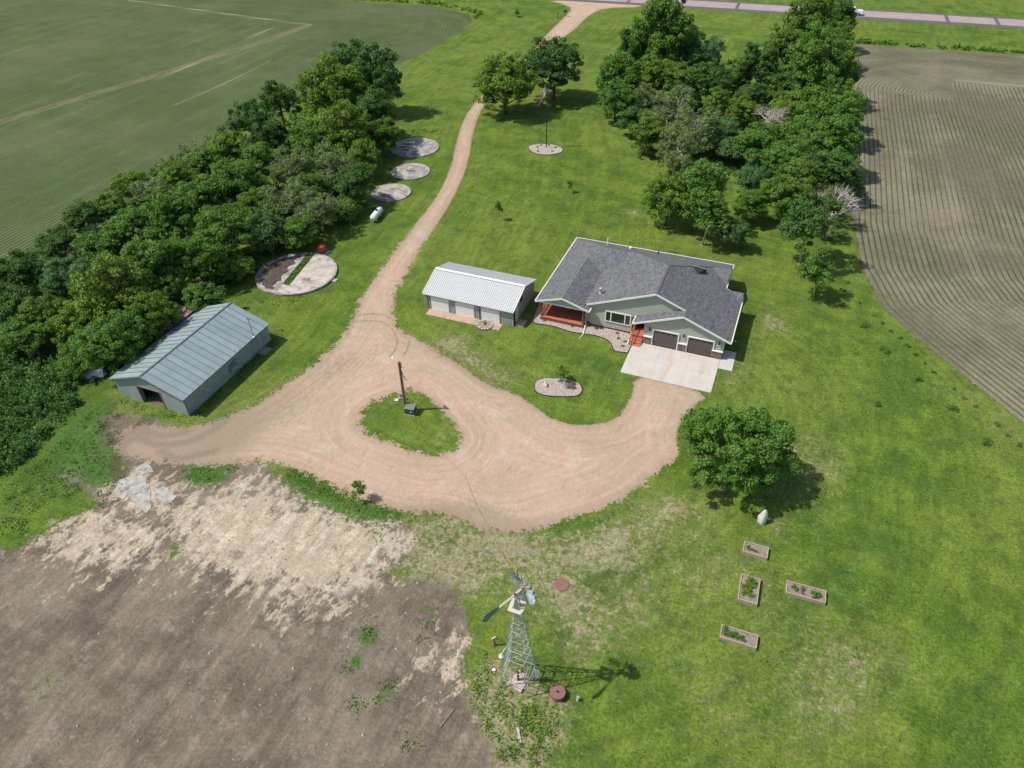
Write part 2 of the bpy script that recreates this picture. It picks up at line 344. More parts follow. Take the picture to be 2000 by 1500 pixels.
# crops
soil = gm.mix(gm.step(gm.noise(.05, 4, .6), .4, .62), (.135,.115,.082), (.200,.172,.122))
soil = gm.mul(soil, gm.mt('MULTIPLY', gm.step(n4, .3, .7, .80, 1.2), gm.step(n3, .3, .7, .88, 1.12)))
ro = gm.mt('SINE', gm.mt('MULTIPLY', gm.mt('ADD', gm.attr('row'), gm.mt('MULTIPLY', n3, .12)), 2*math.pi/.76))
leftf = gm.attr('leftf')
gm_thr = gm.mt('SUBTRACT', gm.mt('ADD', ro, gm.mt('MULTIPLY', gm.mt('SUBTRACT', n4, .5), 1.1)), gm.mt('MULTIPLY', leftf, -.95))
gm_thr = gm.mt('ADD', gm_thr, gm.mt('MULTIPLY', gm.mt('SUBTRACT', gm.noise(.06, 4, .65), .5), 1.5))
cropg = gm.mix(gm.step(n2, .35, .65), (.030,.066,.012), (.048,.090,.018))
cr_ = gm.mix(gm.step(gm.mt('SUBTRACT', gm_thr, gm.mt('MULTIPLY', gm.mt('SUBTRACT', 1.0, leftf), .32)), .05, .7, 0, .9), soil, gm.mul(cropg, gm.step(n4, .3, .7, .75, 1.25)))
pas = gm.mt('SINE', gm.mt('MULTIPLY', gm.attr('row'), 2*math.pi/6.1)); cr_ = gm.mix(gm.mt('MULTIPLY', leftf, .30), cr_, (.050,.085,.022)); cr_ = gm.mul(cr_, gm.step(gm.mt('ADD', pas, gm.mt('MULTIPLY', gm.mt('SUBTRACT', n1, .5), 2.0)), .7, 1.2, 1.0, 1.14))
# combine: ragged borders between the covers
rag = gm.mt('ADD', gm.mt('MULTIPLY', gm.mt('SUBTRACT', n3, .5), 2.6), gm.mt('MULTIPLY', gm.mt('SUBTRACT', n4, .5), 2.4))
rags = gm.mt('MULTIPLY', rag, .4)
mcrop = gm.step(gm.mt('ADD', gm.attr('crop'), rags), -.2, .35)
mgrav = gm.step(gm.mt('ADD', gm.attr('gravel'), gm.mt('MULTIPLY', rag, gm.attr('rough'))), -.12, .22)
mdirt = gm.step(gm.mt('ADD', gm.attr('dirt'), gm.mt('ADD', gm.mt('MULTIPLY', rag, 1.3), gm.mt('MULTIPLY', gm.mt('SUBTRACT', n2, .5), 3.5))), -.3, .55)
dt = gm.mt('ADD', gm.attr('ditch'), gm.mt('MULTIPLY', gm.mt('SUBTRACT', n3, .5), 1.6))
cr_ = gm.mix(gm.step(dt, 1.7, .9, 0, .5), cr_, (.19,.17,.11)); cr_ = gm.mix(gm.step(dt, .9, .3, 0, .8), cr_, (.085,.075,.055))
cr_ = gm.mix(gm.step(gm.mt('ADD', gm.attr('paleline'), gm.mt('MULTIPLY', gm.mt('SUBTRACT', n3, .5), .8)), .9, .3, 0, .8), cr_, (.24,.21,.15))
col = gm.mix(mcrop, lawn, cr_)
col = gm.mix(mdirt, col, di)
col = gm.mix(mgrav, col, gr)
gm.bump(gm.mt('ADD', gm.mt('MULTIPLY', n4, 1.0), gm.mt('MULTIPLY', n5, .35)), .55, .12)
GROUND = gm.fin(col, .95, 0, .12)

ragged = np.clip((X < -30)*1.0*(Y < 78)*.8 + (Y < 48)*.55 + (Y < 80)*.15 + .22, .2, 1.3)
ATT = dict(gravel=g_gravel, dirt=g_dirt, pale=g_pale, crop=g_crop, row=g_row, dry=g_dry, lush=g_lush, track=g_track, mud=g_mud, ditch=g_ditch, paleline=g_pl,
           leftf=(dL > dR).astype(float), rough=ragged)
idx = (np.arange(ny-1)[:, None]*nx + np.arange(nx-1)[None, :]).ravel()
quads = np.stack([idx, idx+1, idx+1+nx, idx+nx], 1)
def cm(a): return a[quads].mean(1)
cls = np.zeros(len(quads), int)
cls[cm(g_crop) > 0] = 1
cls[(cm(dL) > 0)] = 2
cls[cm(g_dirt) > 0] = 3
cls[cm(g_gravel) > 0] = 4
isl = cm(sdf(P, PI)) > 0
relief = 0.0
names = {0: 'lawn', 1: 'crop_field', 2: 'crop_field', 3: 'bare_dirt', 4: 'gravel_driveway', 5: 'grass_island'}
cls[isl] = 5
labs = {1: 'row crop field with bare soil between the rows right of the wood', 2: 'greener row crop field left of the tree belt',
        5: 'small grass island inside the gravel turnaround, round the utility pole'}
for k, nm in names.items():
    q = quads[cls == k]; u, inv = np.unique(q, return_inverse=True)
    me = bpy.data.meshes.new(nm)
    co = np.zeros((len(u), 3)); co[:, :2] = P[u]
    me.vertices.add(len(u)); me.vertices.foreach_set('co', co.ravel())
    inv = inv.reshape(-1).astype(np.int32)
    me.loops.add(len(inv)); me.loops.foreach_set('vertex_index', inv)
    me.polygons.add(len(q)); me.polygons.foreach_set('loop_start', np.arange(0, len(inv), 4, dtype=np.int32))
    me.update(calc_edges=True)
    for an, av in ATT.items():
        a = me.attributes.new(an, 'FLOAT', 'POINT'); a.data.foreach_set('value', av[u].astype(np.float32))
    me.materials.append(GROUND)
    o = bpy.data.objects.new(nm, me); COL.objects.link(o); o['kind'] = 'structure'
    if k in labs: o['label'] = labs[k]

# ------------------------------------------------------------------ road
def road_y(x, off): return off + .048*x
def strip(name, y0, y1, z, m, x0=-700, x1=700, parent=None):
    return MB().add([(x0,road_y(x0,y0),z),(x1,road_y(x1,y0),z),(x1,road_y(x1,y1),z),(x0,road_y(x0,y1),z)], [(0,1,2,3)]).build(name, m, parent)
m_asph = simple('road_asphalt', (.10,.095,.10), .9, .12, .8)
m_pave = simple('road_concrete', (.31,.245,.235), .9, .08, .3)
m_joint = simple('joint_patch', (.10,.10,.095), .9, .15, 2)
m_white = simple('white_paint', (.72,.72,.70), .5, .04, 1.5)
m_yel = simple('yellow_line', (.55,.42,.12), .8, .1, 2)
tag(strip('road_shoulder', 219.9, 230.9, .02, m_asph), kind='structure')
road = tag(strip('road', 222.6, 229.4, .026, m_pave), kind='structure')
tag(strip('road_marking', 225.95, 226.05, .031, m_yel), kind='structure')
jt = MB()
for xj in (-118,-88,-53,-23,29.4,40.9,75,110):
    x0, x1 = xj-.45, xj+.45
    jt.add([(x0,road_y(x0,222.6),.032),(x1,road_y(x1,222.6),.032),(x1-.2,road_y(x1,229.4),.032),(x0-.2,road_y(x0,229.4),.032)], [(0,1,2,3)])
o = jt.build('road_joint', m_joint); tag(o, kind='structure')

# ------------------------------------------------------------------ leaf materials
def leafmat(name, cols, tr=.42, rough=.6):
    n = NT(name); cols = [tuple(min(.34, v*k) for v, k in zip(c_, (1.55, 1.62, 1.5))) for c_ in cols]; t = n.attr('tone'); r = n.rnd()
    c = n.mix(n.step(t, 0, 1), cols[0], cols[1])
    c = n.mix(n.step(r, 0, 1, 0, .55), c, cols[2])
    c = n.mul(c, n.step(n.noise(.55, 2), .3, .7, .82, 1.2))
    n.fin(c, rough, 0, .25)
    tl = n.t.nodes.new('ShaderNodeBsdfTranslucent'); mx = n.t.nodes.new('ShaderNodeMixShader'); mx.inputs[0].default_value = tr
    n.L(n.mix(.5, c, (.12,.20,.02)), tl.inputs[0])
    n.t.links.new(n.b.outputs[0], mx.inputs[1]); n.t.links.new(tl.outputs[0], mx.inputs[2]); n.t.links.new(mx.outputs[0], n.out.inputs[0])
    return n.m
LM = dict(
 green=leafmat('leaf_green', ((.050,.105,.016), (.115,.205,.034), (.080,.160,.026))),
 yellow=leafmat('leaf_yellow_green', ((.062,.122,.014), (.148,.235,.030), (.110,.195,.026))),
 dark=leafmat('leaf_dark', ((.034,.078,.018), (.080,.150,.034), (.055,.118,.028))),
 blue=leafmat('leaf_blue_green', ((.042,.090,.034), (.100,.180,.062), (.07,.14,.052))),
 olive=leafmat('leaf_olive', ((.050,.098,.016), (.128,.198,.030), (.095,.165,.026))),
 grey=leafmat('leaf_grey_green', ((.070,.110,.034), (.160,.215,.070), (.130,.180,.056))),
 brown=leafmat('leaf_dry', ((.10,.085,.035), (.20,.18,.07), (.15,.14,.05))),
 purple=leafmat('leaf_grey_purple', ((.10,.085,.08), (.20,.17,.155), (.15,.13,.12))))
m_bark = simple('bark', (.115,.085,.062), .95, .3, 3, bump=.4)
m_deadwood = simple('dead_wood', (.42,.385,.34), .95, .25, 3)
m_birch = simple('pale_bark', (.36,.31,.24), .95, .25, 3)

def leaf_mesh(name, C, N, size, tone, rng, asp=.62):
    """many small leaves: a folded two-triangle blade each"""
    n = len(C)
    r = rng.normal(size=(n, 3)); r /= np.linalg.norm(r, axis=1)[:, None]
    nn = N*.9 + r*.75; nn /= np.linalg.norm(nn, axis=1)[:, None]
    a = np.cross(nn, rng.normal(size=(n, 3))); a /= np.linalg.norm(a, axis=1)[:, None]
    b = np.cross(nn, a); s = (size*rng.uniform(.6, 1.35, n))[:, None]
    v = np.stack([C+a*s, C+b*s*asp+nn*s*.18, C-a*s, C-b*s*asp+nn*s*.18], 1).reshape(-1, 3)
    me = bpy.data.meshes.new(name); me.vertices.add(4*n); me.vertices.foreach_set('co', v.ravel())
    me.loops.add(4*n); me.loops.foreach_set('vertex_index', np.arange(4*n, dtype=np.int32))
    me.polygons.add(n); me.polygons.foreach_set('loop_start', np.arange(0, 4*n, 4, dtype=np.int32)); me.update(calc_edges=True)
    at = me.attributes.new('tone', 'FLOAT', 'POINT'); at.data.foreach_set('value', np.repeat(tone, 4).astype(np.float32))
    return me

def crown_points(rng, R, H, z0, lobes, clumps, per, clump_r, flat=1.0, gap=.0, shape='round', lr_=(.28, .44), rad_=(.52, .74)):
    """lobes round the crown, clumps of leaves on the lobes, leaves in the clumps (unit: metres)"""
    zc = (z0+H)/2; hz = (H-z0)/2; L = []
    for i in range(lobes):
        for _ in range(40):
            a = rng.uniform(0, 2*math.pi); u = rng.uniform(-.75, .95); k = math.sqrt(max(0, 1-u*u))
            rr = rng.uniform(*rad_)
            if shape == 'cone': k *= (1-.65*(u*.5+.5)); 
            if shape == 'vase': k *= (.45+.6*(u*.5+.5))
            p = np.array([math.cos(a)*k*R*rr, math.sin(a)*k*R*rr, zc+u*hz*rr])
            lr = rng.uniform(*lr_)*R
            if all(np.linalg.norm((p-q)/np.array([1,1,1.1])) > .42*(lr+l2) for q, l2 in L): break
        L.append((p, lr))
    L.append((np.array([0,0,zc]), .45*R))
    C = []; N = []; T = []; cl = []
    for i in range(clumps):
        p, lr = L[rng.integers(len(L))]
        d = rng.normal(size=3); d[2] = d[2]*.8+.35; d /= np.linalg.norm(d)
        c = p + d*lr*rng.uniform(.72, 1.12)*np.array([1,1,min(1.15, hz/R)*flat]); c[2] = max(c[2], z0*.8)
        cl.append(c); m = int(per*rng.uniform(.6, 1.4)); cr_ = clump_r*rng.uniform(.6, 1.3)
        q = rng.normal(size=(m, 3)); q /= np.linalg.norm(q, axis=1)[:, None]; q *= (rng.uniform(.25, 1, m)**.5)[:, None]*cr_; q[:, 2] *= .7
        C.append(c+q); dd = q/cr_*.8 + d*.5; dd[:, 2] += .45; N.append(dd/np.linalg.norm(dd, axis=1)[:, None])
        T.append(np.clip(rng.uniform(0, 1, m)*.6 + rng.uniform(0, .45), 0, 1))
    return np.concatenate(C), np.concatenate(N), np.concatenate(T), np.array(cl), L

def wood_mesh(rng, R, H, z0, L, tr, fine=False, clumps=None, dead=0):
    mb = MB(); top = z0+(H-z0)*.45
    bend = rng.normal(size=2)*.04*H
    tp = [(0,0,-.1),(bend[0]*.3,bend[1]*.3,z0*.6),(bend[0],bend[1],top)]
    mb.tube([(0,0,-.15),(0,0,.15)], [tr*1.5, tr*1.1], 8, False)
    mb.tube(tp, [tr*1.1, tr*.85, tr*.45], 8)
    for i, (p, lr) in enumerate(L):
        t = rng.uniform(.25, 1.0); s = np.array(tp[1])*(1-t)+np.array(tp[2])*t
        mid = s*.5+p*.5+rng.normal(size=3)*.06*R; mid[2] -= .04*R
        mb.tube([s, mid, p], [tr*.42, tr*.28, tr*.12], 5)
        for k in range(4 if not dead else dead):
            d = rng.normal(size=3); d[2] = abs(d[2])*.7; d /= np.linalg.norm(d)
            e = p+d*lr*rng.uniform(.7, 1.15); mb.tube([mid*.4+p*.6, (p+e)/2+rng.normal(size=3)*.05*R, e], [tr*.16, tr*.10, tr*.03], 4, False)
            if dead:
                for j in range(3):
                    d2 = d+rng.normal(size=3)*.6; e2 = (p+e)/2+d2*lr*.55; mb.tube([(p+e)/2, e2], [tr*.07, tr*.02], 3, False)
    return mb

PROTO = {}
def proto(key, seed, R, H, z0, lobes, clumps, per, cr_, leaf, lm, tr=.22, shape='round', dead=0, bark=None, flat=1.0):
    rng = np.random.default_rng(seed)
    if R > 2: per = int(per*1.75); leaf *= .74
    C, N, T, cl, L = crown_points(rng, R, H, z0, lobes, clumps, per, cr_, flat, shape=shape)
    me = leaf_mesh('crown', C, N, leaf, T, rng)
    wm = wood_mesh(rng, R, H, z0, L, tr, dead=dead); w = bpy.data.meshes.new('trunk')
    w.from_pydata([tuple(map(float, p)) for p in wm.v], [], wm.f); w.polygons.foreach_set('use_smooth', [True]*len(w.polygons)); w.materials.append(bark or m_bark)
    me.materials.append(LM[lm])
    PROTO[key] = dict(R=R, H=H, crown=me, trunk=w, lm=lm)
# prototypes of about unit habit: R 4, H 8
proto('roundA', 11, 4.0, 8.6, 1.0, 15, 260, 46, .62, .20, 'green')
proto('roundB', 12, 4.0, 9.4, 1.2, 18, 280, 44, .60, .19, 'green')
proto('roundC', 13, 4.0, 8.0, .8, 13, 250, 46, .66, .21, 'green')
proto('yelA', 14, 4.0, 8.8, .8, 15, 270, 44, .62, .19, 'yellow')
proto('yelB', 15, 4.0, 9.6, 1.0, 17, 260, 42, .58, .18, 'yellow')
proto('darkA', 16, 4.0, 9.5, 1.2, 14, 230, 46, .62, .20, 'dark')
proto('darkB', 17, 4.0, 8.8, 1.0, 13, 210, 46, .64, .20, 'dark')
proto('blueA', 18, 4.0, 8.6, .8, 14, 250, 44, .60, .19, 'blue')
proto('oliveA', 19, 4.0, 8.8, .8, 15, 240, 42, .58, .19, 'olive')
proto('greyA', 20, 4.0, 8.6, .8, 15, 200, 34, .60, .17, 'grey', dead=5, bark=m_deadwood)
proto('openA', 21, 4.0, 8.8, 2.2, 10, 150, 44, .58, .19, 'dark', tr=.26)
proto('domeA', 22, 4.0, 8.4, .5, 22, 330, 44, .55, .17, 'green')
proto('deadA', 23, 4.0, 8.0, 1.0, 12, 8, 12, .4, .14, 'grey', dead=13, bark=m_deadwood, tr=.40)
proto('bushA', 24, 4.0, 5.0, .1, 12, 200, 40, .7, .22, 'green', tr=.12)
proto('bushB', 25, 4.0, 5.6, .1, 12, 190, 40, .7, .22, 'blue', tr=.12)
proto('poplar', 26, 2.6, 10.5, .8, 14, 200, 40, .5, .18, 'dark', shape='cone')
proto('yardA', 27, 4.0, 8.2, .7, 20, 330, 44, .55, .17, 'yellow', tr=.24)
proto('yardB', 28, 4.0, 7.8, 1.0, 18, 320, 46, .55, .17, 'dark', tr=.26)
proto('slim', 29, 2.4, 7.0, 1.5, 9, 110, 36, .46, .15, 'green', tr=.11, bark=m_birch)
proto('slimdark', 30, 2.8, 7.0, 1.4, 10, 140, 38, .48, .16, 'dark', tr=.12, bark=m_birch)
proto('tuft', 40, 1.0, .9, .02, 8, 34, 16, .26, .10, 'green', tr=.03)
proto('tufty', 41, 1.0, .9, .02, 8, 34, 16, .26, .11, 'yellow', tr=.03)
proto('tuftp', 42, 1.0, .9, .02, 6, 40, 20, .22, .075, 'purple', tr=.03)
proto('tuftd', 43, 1.0, .8, .02, 8, 34, 16, .26, .09, 'green', tr=.03)
proto('tuftb', 44, 1.0, .8, .02, 6, 40, 22, .22, .075, 'brown', tr=.03)
proto('young', 45, 1.2, 2.7, .7, 7, 60, 22, .26, .10, 'yellow', tr=.04, bark=m_birch)
def place(name, key, label, cat, x, y, sx, sz, rz, group=None):
    p = PROTO[key]
    t = bpy.data.objects.new(name, None); COL.objects.link(t); t.empty_display_size = .5
    t.location = (x, y, 0); t.rotation_euler = (0, 0, rz); t.scale = (sx, sx, sz)
    t['label'] = label; t['category'] = cat
    if group: t['group'] = group
    for nm in ('trunk', 'crown'):
        o = bpy.data.objects.new(nm, p[nm]); COL.objects.link(o); o.parent = t
    return t
def tree(px, py, r, key, label, hr=1.0, name=None, group=None, base=None, cat='tree'):
    """crown centre and radius as seen; stands where that crown would stand"""
    p = PROTO[key]; R = 4.0
    for _ in range(6):
        H = p['H']*R/p['R']*hr; z = .56*H; q = G(px, py, z); R = r*depth_of(q)/FPX
    if base is not None:
        b = G(*base); q = np.array([b[0], b[1], 0])
        # height from the seen crown centre
        zs = np.linspace(.3, 25, 400); 
        vv = np.stack([np.full(400, b[0]), np.full(400, b[1]), zs-CAM_H], 1)
        yy = 750-FPX*(vv@cu)/(vv@cf); zc = zs[np.argmin(abs(yy-py))]; H = zc/.56; R = r*depth_of((b[0], b[1], zc))/FPX
    s = R/p['R']*1.02; szz = H/p['H']
    return place(name or 'tree', key, label, cat, q[0], q[1], s, szz, random.uniform(0, 6.28), group)

GL, GR = 'trees of the left tree belt', 'trees of the right wood'
L_TREES = [
 (735,150,48,'darkA','dark tall tree at the far right tip of the left tree belt',1.15),
 (690,128,46,'darkB','dark tree at the very top of the left tree belt, behind the yellow-green one',1.0),
 (648,182,60,'yelA','big yellow-green tree near the far end of the left tree belt',1.15),
 (722,225,46,'darkA','dark tree right under the tall dark tip tree of the left belt',1.0),
 (745,268,34,'roundB','small green tree reaching over the farthest round concrete pad',.9),
 (672,255,52,'yelB','yellow-green tree in front of the big yellow-green one, left belt',1.0),
 (713,305,30,'yelA','slender light green tree beside the middle round concrete pad',1.25),
 (487,238,42,'openA','open dark tree leaning left on the field side of the left belt',1.1),
 (545,200,38,'openA','open dark tree standing tall against the field, right one of the dark pair',1.25),
 (520,262,38,'darkB','dark crown below the open dark pair on the field side',.9),
 (452,292,44,'yelA','yellowish tree on the field edge below the open dark pair',.8),
 (610,275,44,'roundA','green tree between the open dark pair and the yellow-green giant',1.0),
 (570,325,46,'greyA','greyish tree with pale twigs in the middle of the left belt',1.0),
 (640,330,46,'greyA','grey-green tree with bare branches left of the middle pad',1.0),
 (690,360,40,'darkA','dark tree beside the nearest of the three round pads',.9),
 (508,318,40,'roundB','green tree with light rim behind the greyish tree, field side',.9),
 (404,318,40,'roundA','green tree on the field edge midway down the left belt',.8),
 (470,362,50,'roundB','rounded green tree in the middle row of the left belt',.95),
 (548,395,48,'greyA','grey-green crown above the propane tank side of the belt',.95),
 (620,405,46,'greyA','olive grey tree with bare twigs at the lawn edge, left of the propane tank',.9),
 (672,405,34,'bushA','low green bush at the lawn edge beside the propane tank',1.0),
 (345,345,36,'yelB','yellowish tree on the field edge, left of the midpoint of the belt',.8),
 (400,385,52,'roundA','broad green tree behind the big round slab, back row',.9),
 (580,452,40,'roundC','dark green low tree at the lawn edge above the red hopper',.8),
 (512,448,44,'blueA','bluish green tree at the lawn edge above the big round slab',.9),
 (300,375,38,'greyA','greyish bushy tree on the field edge with pale stems showing',.8),
 (258,362,36,'yelA','light green tree alone in the field edge row',.8),
 (338,425,54,'roundB','green tree in the middle of the belt, left of the big slab',.95),
 (440,452,56,'domeA','wide domed tree just behind the big round slab',.95),
 (220,405,38,'oliveA','olive tree in the field edge row near the pale stems',.8),
 (270,448,50,'roundA','rounded green tree in the back row above the barn',.95),
 (380,505,54,'domeA','dense dark green tree left of the big round slab',.95),
 (455,520,36,'bushA','green bush spilling onto the lawn at the left of the round slab',1.1),
 (165,425,38,'darkB','dark tree in the field edge row, third from the lower end',.8),
 (205,488,48,'roundC','green tree in the back row left of the barn line',.9),
 (112,478,40,'darkA','dark green tree in the field edge row, second from the lower end',.8),
 (300,520,58,'roundB','full green tree behind the barn',1.0),
 (395,585,40,'roundA','green tree in shade touching the far corner of the barn',.85),
 (45,530,46,'darkB','dark tree at the left frame edge in the field row',.9),
 (135,545,48,'blueA','blue-green tree left of the big light tree by the barn',.95),
 (222,572,70,'yelB','largest light green tree left of the barn, bright leaves',1.05),
 (10,600,46,'darkA','dark tree cut by the left frame edge',.9),
 (80,612,46,'oliveA','olive dark tree in the lower left of the belt',.85),
 (152,635,50,'yelA','mid green tree at the low end of the belt left of the barn',.85),
 (298,618,46,'yelB','light green tree overhanging the ridge side of the barn roof',1.1),
 (222,665,62,'domeA','green tree overhanging the near left corner of the barn',.95),
 (150,700,42,'bushA','dark bush at the foot of the belt left of the barn',1.0),
 (40,665,44,'roundC','deep green tree low on the left frame edge',.8),
 (320,560,40,'roundC','green tree crown between barn roof and the back row',1.0),
 (500,402,36,'yelB','small light green crown in the middle of the belt',.9),
 (610,370,34,'roundB','small green crown between the two grey trees',.9),
 (560,420,34,'roundC','rounded crown behind the lawn edge bushes',.9),
]
R_TREES = [
 (1290,62,54,'roundB','tallest tree at the far left of the right wood, open trunk fork',1.45),
 (1240,98,34,'darkA','dark side crown left of the tallest tree',1.3),
 (1345,95,36,'darkB','dark crown right of the tallest tree',1.2),
 (1212,150,46,'roundA','green tree on the left edge of the right wood, upper one',1.1),
 (1205,195,36,'domeA','green tree on the left edge of the right wood, lower one',1.0),
 (1235,235,30,'darkB','small dark tree at the left foot of the right wood',.9),
 (1280,155,44,'yelA','light green tree below the fork of the tallest tree',1.0),
 (1370,112,42,'blueA','blue-green tree behind the light green one, upper wood',1.1),
 (1335,165,44,'roundC','rounded green tree in the middle of the upper wood',1.0),
 (1385,165,40,'darkA','dark tree at the notch between the two groups of the wood',.95),
 (1250,195,34,'greyA','grey twiggy tree near the left edge of the wood',.95),
 (1305,215,50,'greyA','grey-green broad tree in the left middle of the wood',1.0),
 (1270,262,38,'oliveA','olive tree over the left rim of the wood',.95),
 (1352,250,50,'greyA','grey-brown tree with bare twigs in the front of the wood',1.0),
 (1322,292,38,'greyA','grey tree with bare lower branches at the front rim',.95),
 (1402,200,26,'yelB','small bright yellow tree in the middle of the wood',1.0),
 (1447,214,28,'yelA','bright yellow-green round tree, right of the smaller bright one',1.0),
 (1462,128,28,'poplar','narrow dark upright tree in the gap of the wood',1.1),
 (1498,130,24,'poplar','second narrow dark upright tree, right beside the other',1.0),
 (1435,160,32,'darkB','dark low tree in the gap facing the far lawn',.8),
 (1408,255,36,'blueA','bluish tree in the middle front of the wood',.9),
 (1462,190,34,'darkA','dark crown between the narrow trees and the bright round one',.8),
 (1580,48,50,'oliveA','tall dark tree closest to the highway with the truck behind it',1.25),
 (1627,38,40,'darkB','dark crown touching the highway beside the white truck',1.2),
 (1630,85,40,'oliveA','dark olive crown right under the highway crown',1.1),
 (1540,92,42,'oliveA','olive tree left of the domed tree near the highway',1.0),
 (1600,122,62,'domeA','large domed tree in the upper right of the wood',1.2),
 (1640,150,38,'darkA','dark tree on the field side under the domed tree',1.0),
 (1555,165,42,'darkB','dark green crown below the domed tree',.9),
 (1510,170,34,'oliveA','yellowish twiggy tree left of the dark crown',.8),
 (1550,210,40,'yelA','green tree with bright top right of the dead branches',.95),
 (1622,215,56,'domeA','light green domed tree at the middle of the right edge',1.05),
 (1660,222,30,'roundA','green crown over the crop rows at the right edge of the wood',.9),
 (1505,232,40,'deadA','bare grey tree with white branches inside the wood',.9),
 (1480,285,46,'roundB','green tree in front of the bare grey tree',.9),
 (1560,268,48,'roundA','green crown in the right middle of the wood',.95),
 (1630,278,52,'roundB','dark green tree casting shade on the crop rows',1.0),
 (1592,246,34,'deadA','bare grey branches poking out of the green crowns',1.0),
 (1540,310,42,'domeA','light green tree above the olive pair',.9),
 (1435,290,36,'bushB','bluish brush at the front of the wood',1.0),
 (1618,335,46,'darkA','dark tree at the lower right side of the wood',.85),
 (1560,350,44,'oliveA','olive yellow tree in the lower wood, upper of the pair',.9),
 (1530,385,42,'oliveA','olive yellow tree in the lower wood, lower of the pair',.9),
 (1598,384,30,'greyA','grey twiggy tree on the field side of the lower wood',.9),
 (1632,398,40,'deadA','bare whitish tree by the crop field',.9),
 (1622,438,28,'greyA','sparse grey shrub tree under the bare whitish tree',.8),
 (1472,352,26,'blueA','slim bluish tree above the small flowering tree',1.1),
 (1468,400,30,'roundC','slim green tree left of the olive pair',1.0),
 (1655,360,28,'bushA','green brush along the crop field edge',1.0),
 (1500,330,34,'bushB','dark low brush in front of the light green tree',.8),
]
for a in L_TREES: tree(a[0], a[1], a[2]*1.06, a[3], a[4], a[5]*.95, group=GL)
for a in R_TREES: tree(a[0], a[1], a[2]*(1.04 if a[1] < 290 else 1.2), a[3], a[4], a[5]*.95, group=GR)
# free standing trees whose foot can be seen
tree(985,158,66,'yardA','light green spreading tree over the driveway bend, left of the flagpole pair', base=(988,222))
tree(1088,132,62,'yardB','dark spreading tree just behind the flag', base=(1080,194))
tree(1318,385,50,'yardA','broad light green tree with a thick trunk north of the house', base=(1297,440))
tree(1368,378,54,'roundB','dense green tree right behind the broad light one, north of the house', base=(1350,452))
tree(1378,425,42,'slim','slender green tree with a pale straight trunk north of the house', base=(1371,478))
tree(1434,454,30,'blueA','small blue-green tree with cream blossom behind the house', base=(1427,488))
tree(1566,440,56,'slimdark','dark green tree with a short pale trunk, second from the last in the row', base=(1561,516))
tree(1600,530,42,'slim','last small green tree of the row beside the crop field', base=(1588,582))
tree(976,408,8,'young','tiny staked sapling on the north lawn', base=(976,430))
tree(1108,362,7,'young','thin sapling with a white guard on the north lawn', base=(1112,377))
tree(1094,728,15,'young','young light green tree growing in the oval stone bed', base=(1094,744), name='young_tree')
tree(700,958,16,'young','yellow-green sapling on the weedy strip below the gravel yard', base=(703,978), name='young_tree')
tree(1011,24,7,'slim','lone small dark shrub tree on the verge near the highway', base=(1011,33), name='shrub', cat='shrub')
# the big yard tree
rng = np.random.default_rng(5)
C, N, T, cl, L = crown_points(rng, 5.1, 7.8, .6, 19, 430, 84, .52, 1.0, lr_=(.19, .34), rad_=(.55, .95))
fm = leaf_mesh('crown', C, N, .125, T, rng); fm.materials.append(LM['green'])
wm = wood_mesh(rng, 5.1, 7.8, .8, L, .24)
fw = bpy.data.meshes.new('trunk'); fw.from_pydata([tuple(map(float, p)) for p in wm.v], [], wm.f); fw.materials.append(m_bark)
PROTO['yard'] = dict(R=4.9, H=7.6, crown=fm, trunk=fw)
b = G(1437, 876, 4.3)
place('tree', 'yard', 'large leafy yard tree between the house and the raised beds', 'tree', b[0], b[1], .92, .98, .6)

# seedlings along the crop field and other small shrubs
seed_px = [(1687,638,.8),(1728,686,1.0),(1790,742,.8),(1712,790,.7),(1859,800,.9),(1926,866,.9),(1648,592,.35),(1663,580,.4),(1678,592,.4),(1705,617,.4),(1723,632,.5),(1740,647,.45),(1757,661,.5),(1771,676,.6),(1788,694,.5),(1806,710,.4),(1823,728,.5),(1862,760,.4),(1883,779,.4),(1905,795,.45),(1948,830,.5),(1967,851,.4),(1990,870,.5),(1638,598,.4),(1655,553,.5)]
ordn = ['first','second','third','fourth','fifth','sixth','seventh','eighth','ninth','tenth','eleventh','twelfth','thirteenth','fourteenth','fifteenth','sixteenth','seventeenth','eighteenth','nineteenth']
small = 0
for i, (px, py, s) in enumerate(seed_px):
    b = G(px, py)
    if i < 6: lb = ['dark low shrub highest in the mown strip, below the last tree of the row','widest dark low shrub in the mown grass strip','low shrub midway down the mown strip by the crop field','lone dark shrub farthest left in the right lawn','ragged dark shrub in the lower mown strip','lowest dark shrub of the mown strip near the right frame edge'][i]
    else:
        lb = ordn[small]+' seedling from the top in the row along the crop field'; small += 1
    place('shrub', 'tuftd', lb, 'shrub', b[0], b[1], s*.72, s*.70, i*1.3, 'shrubs planted along the crop field')

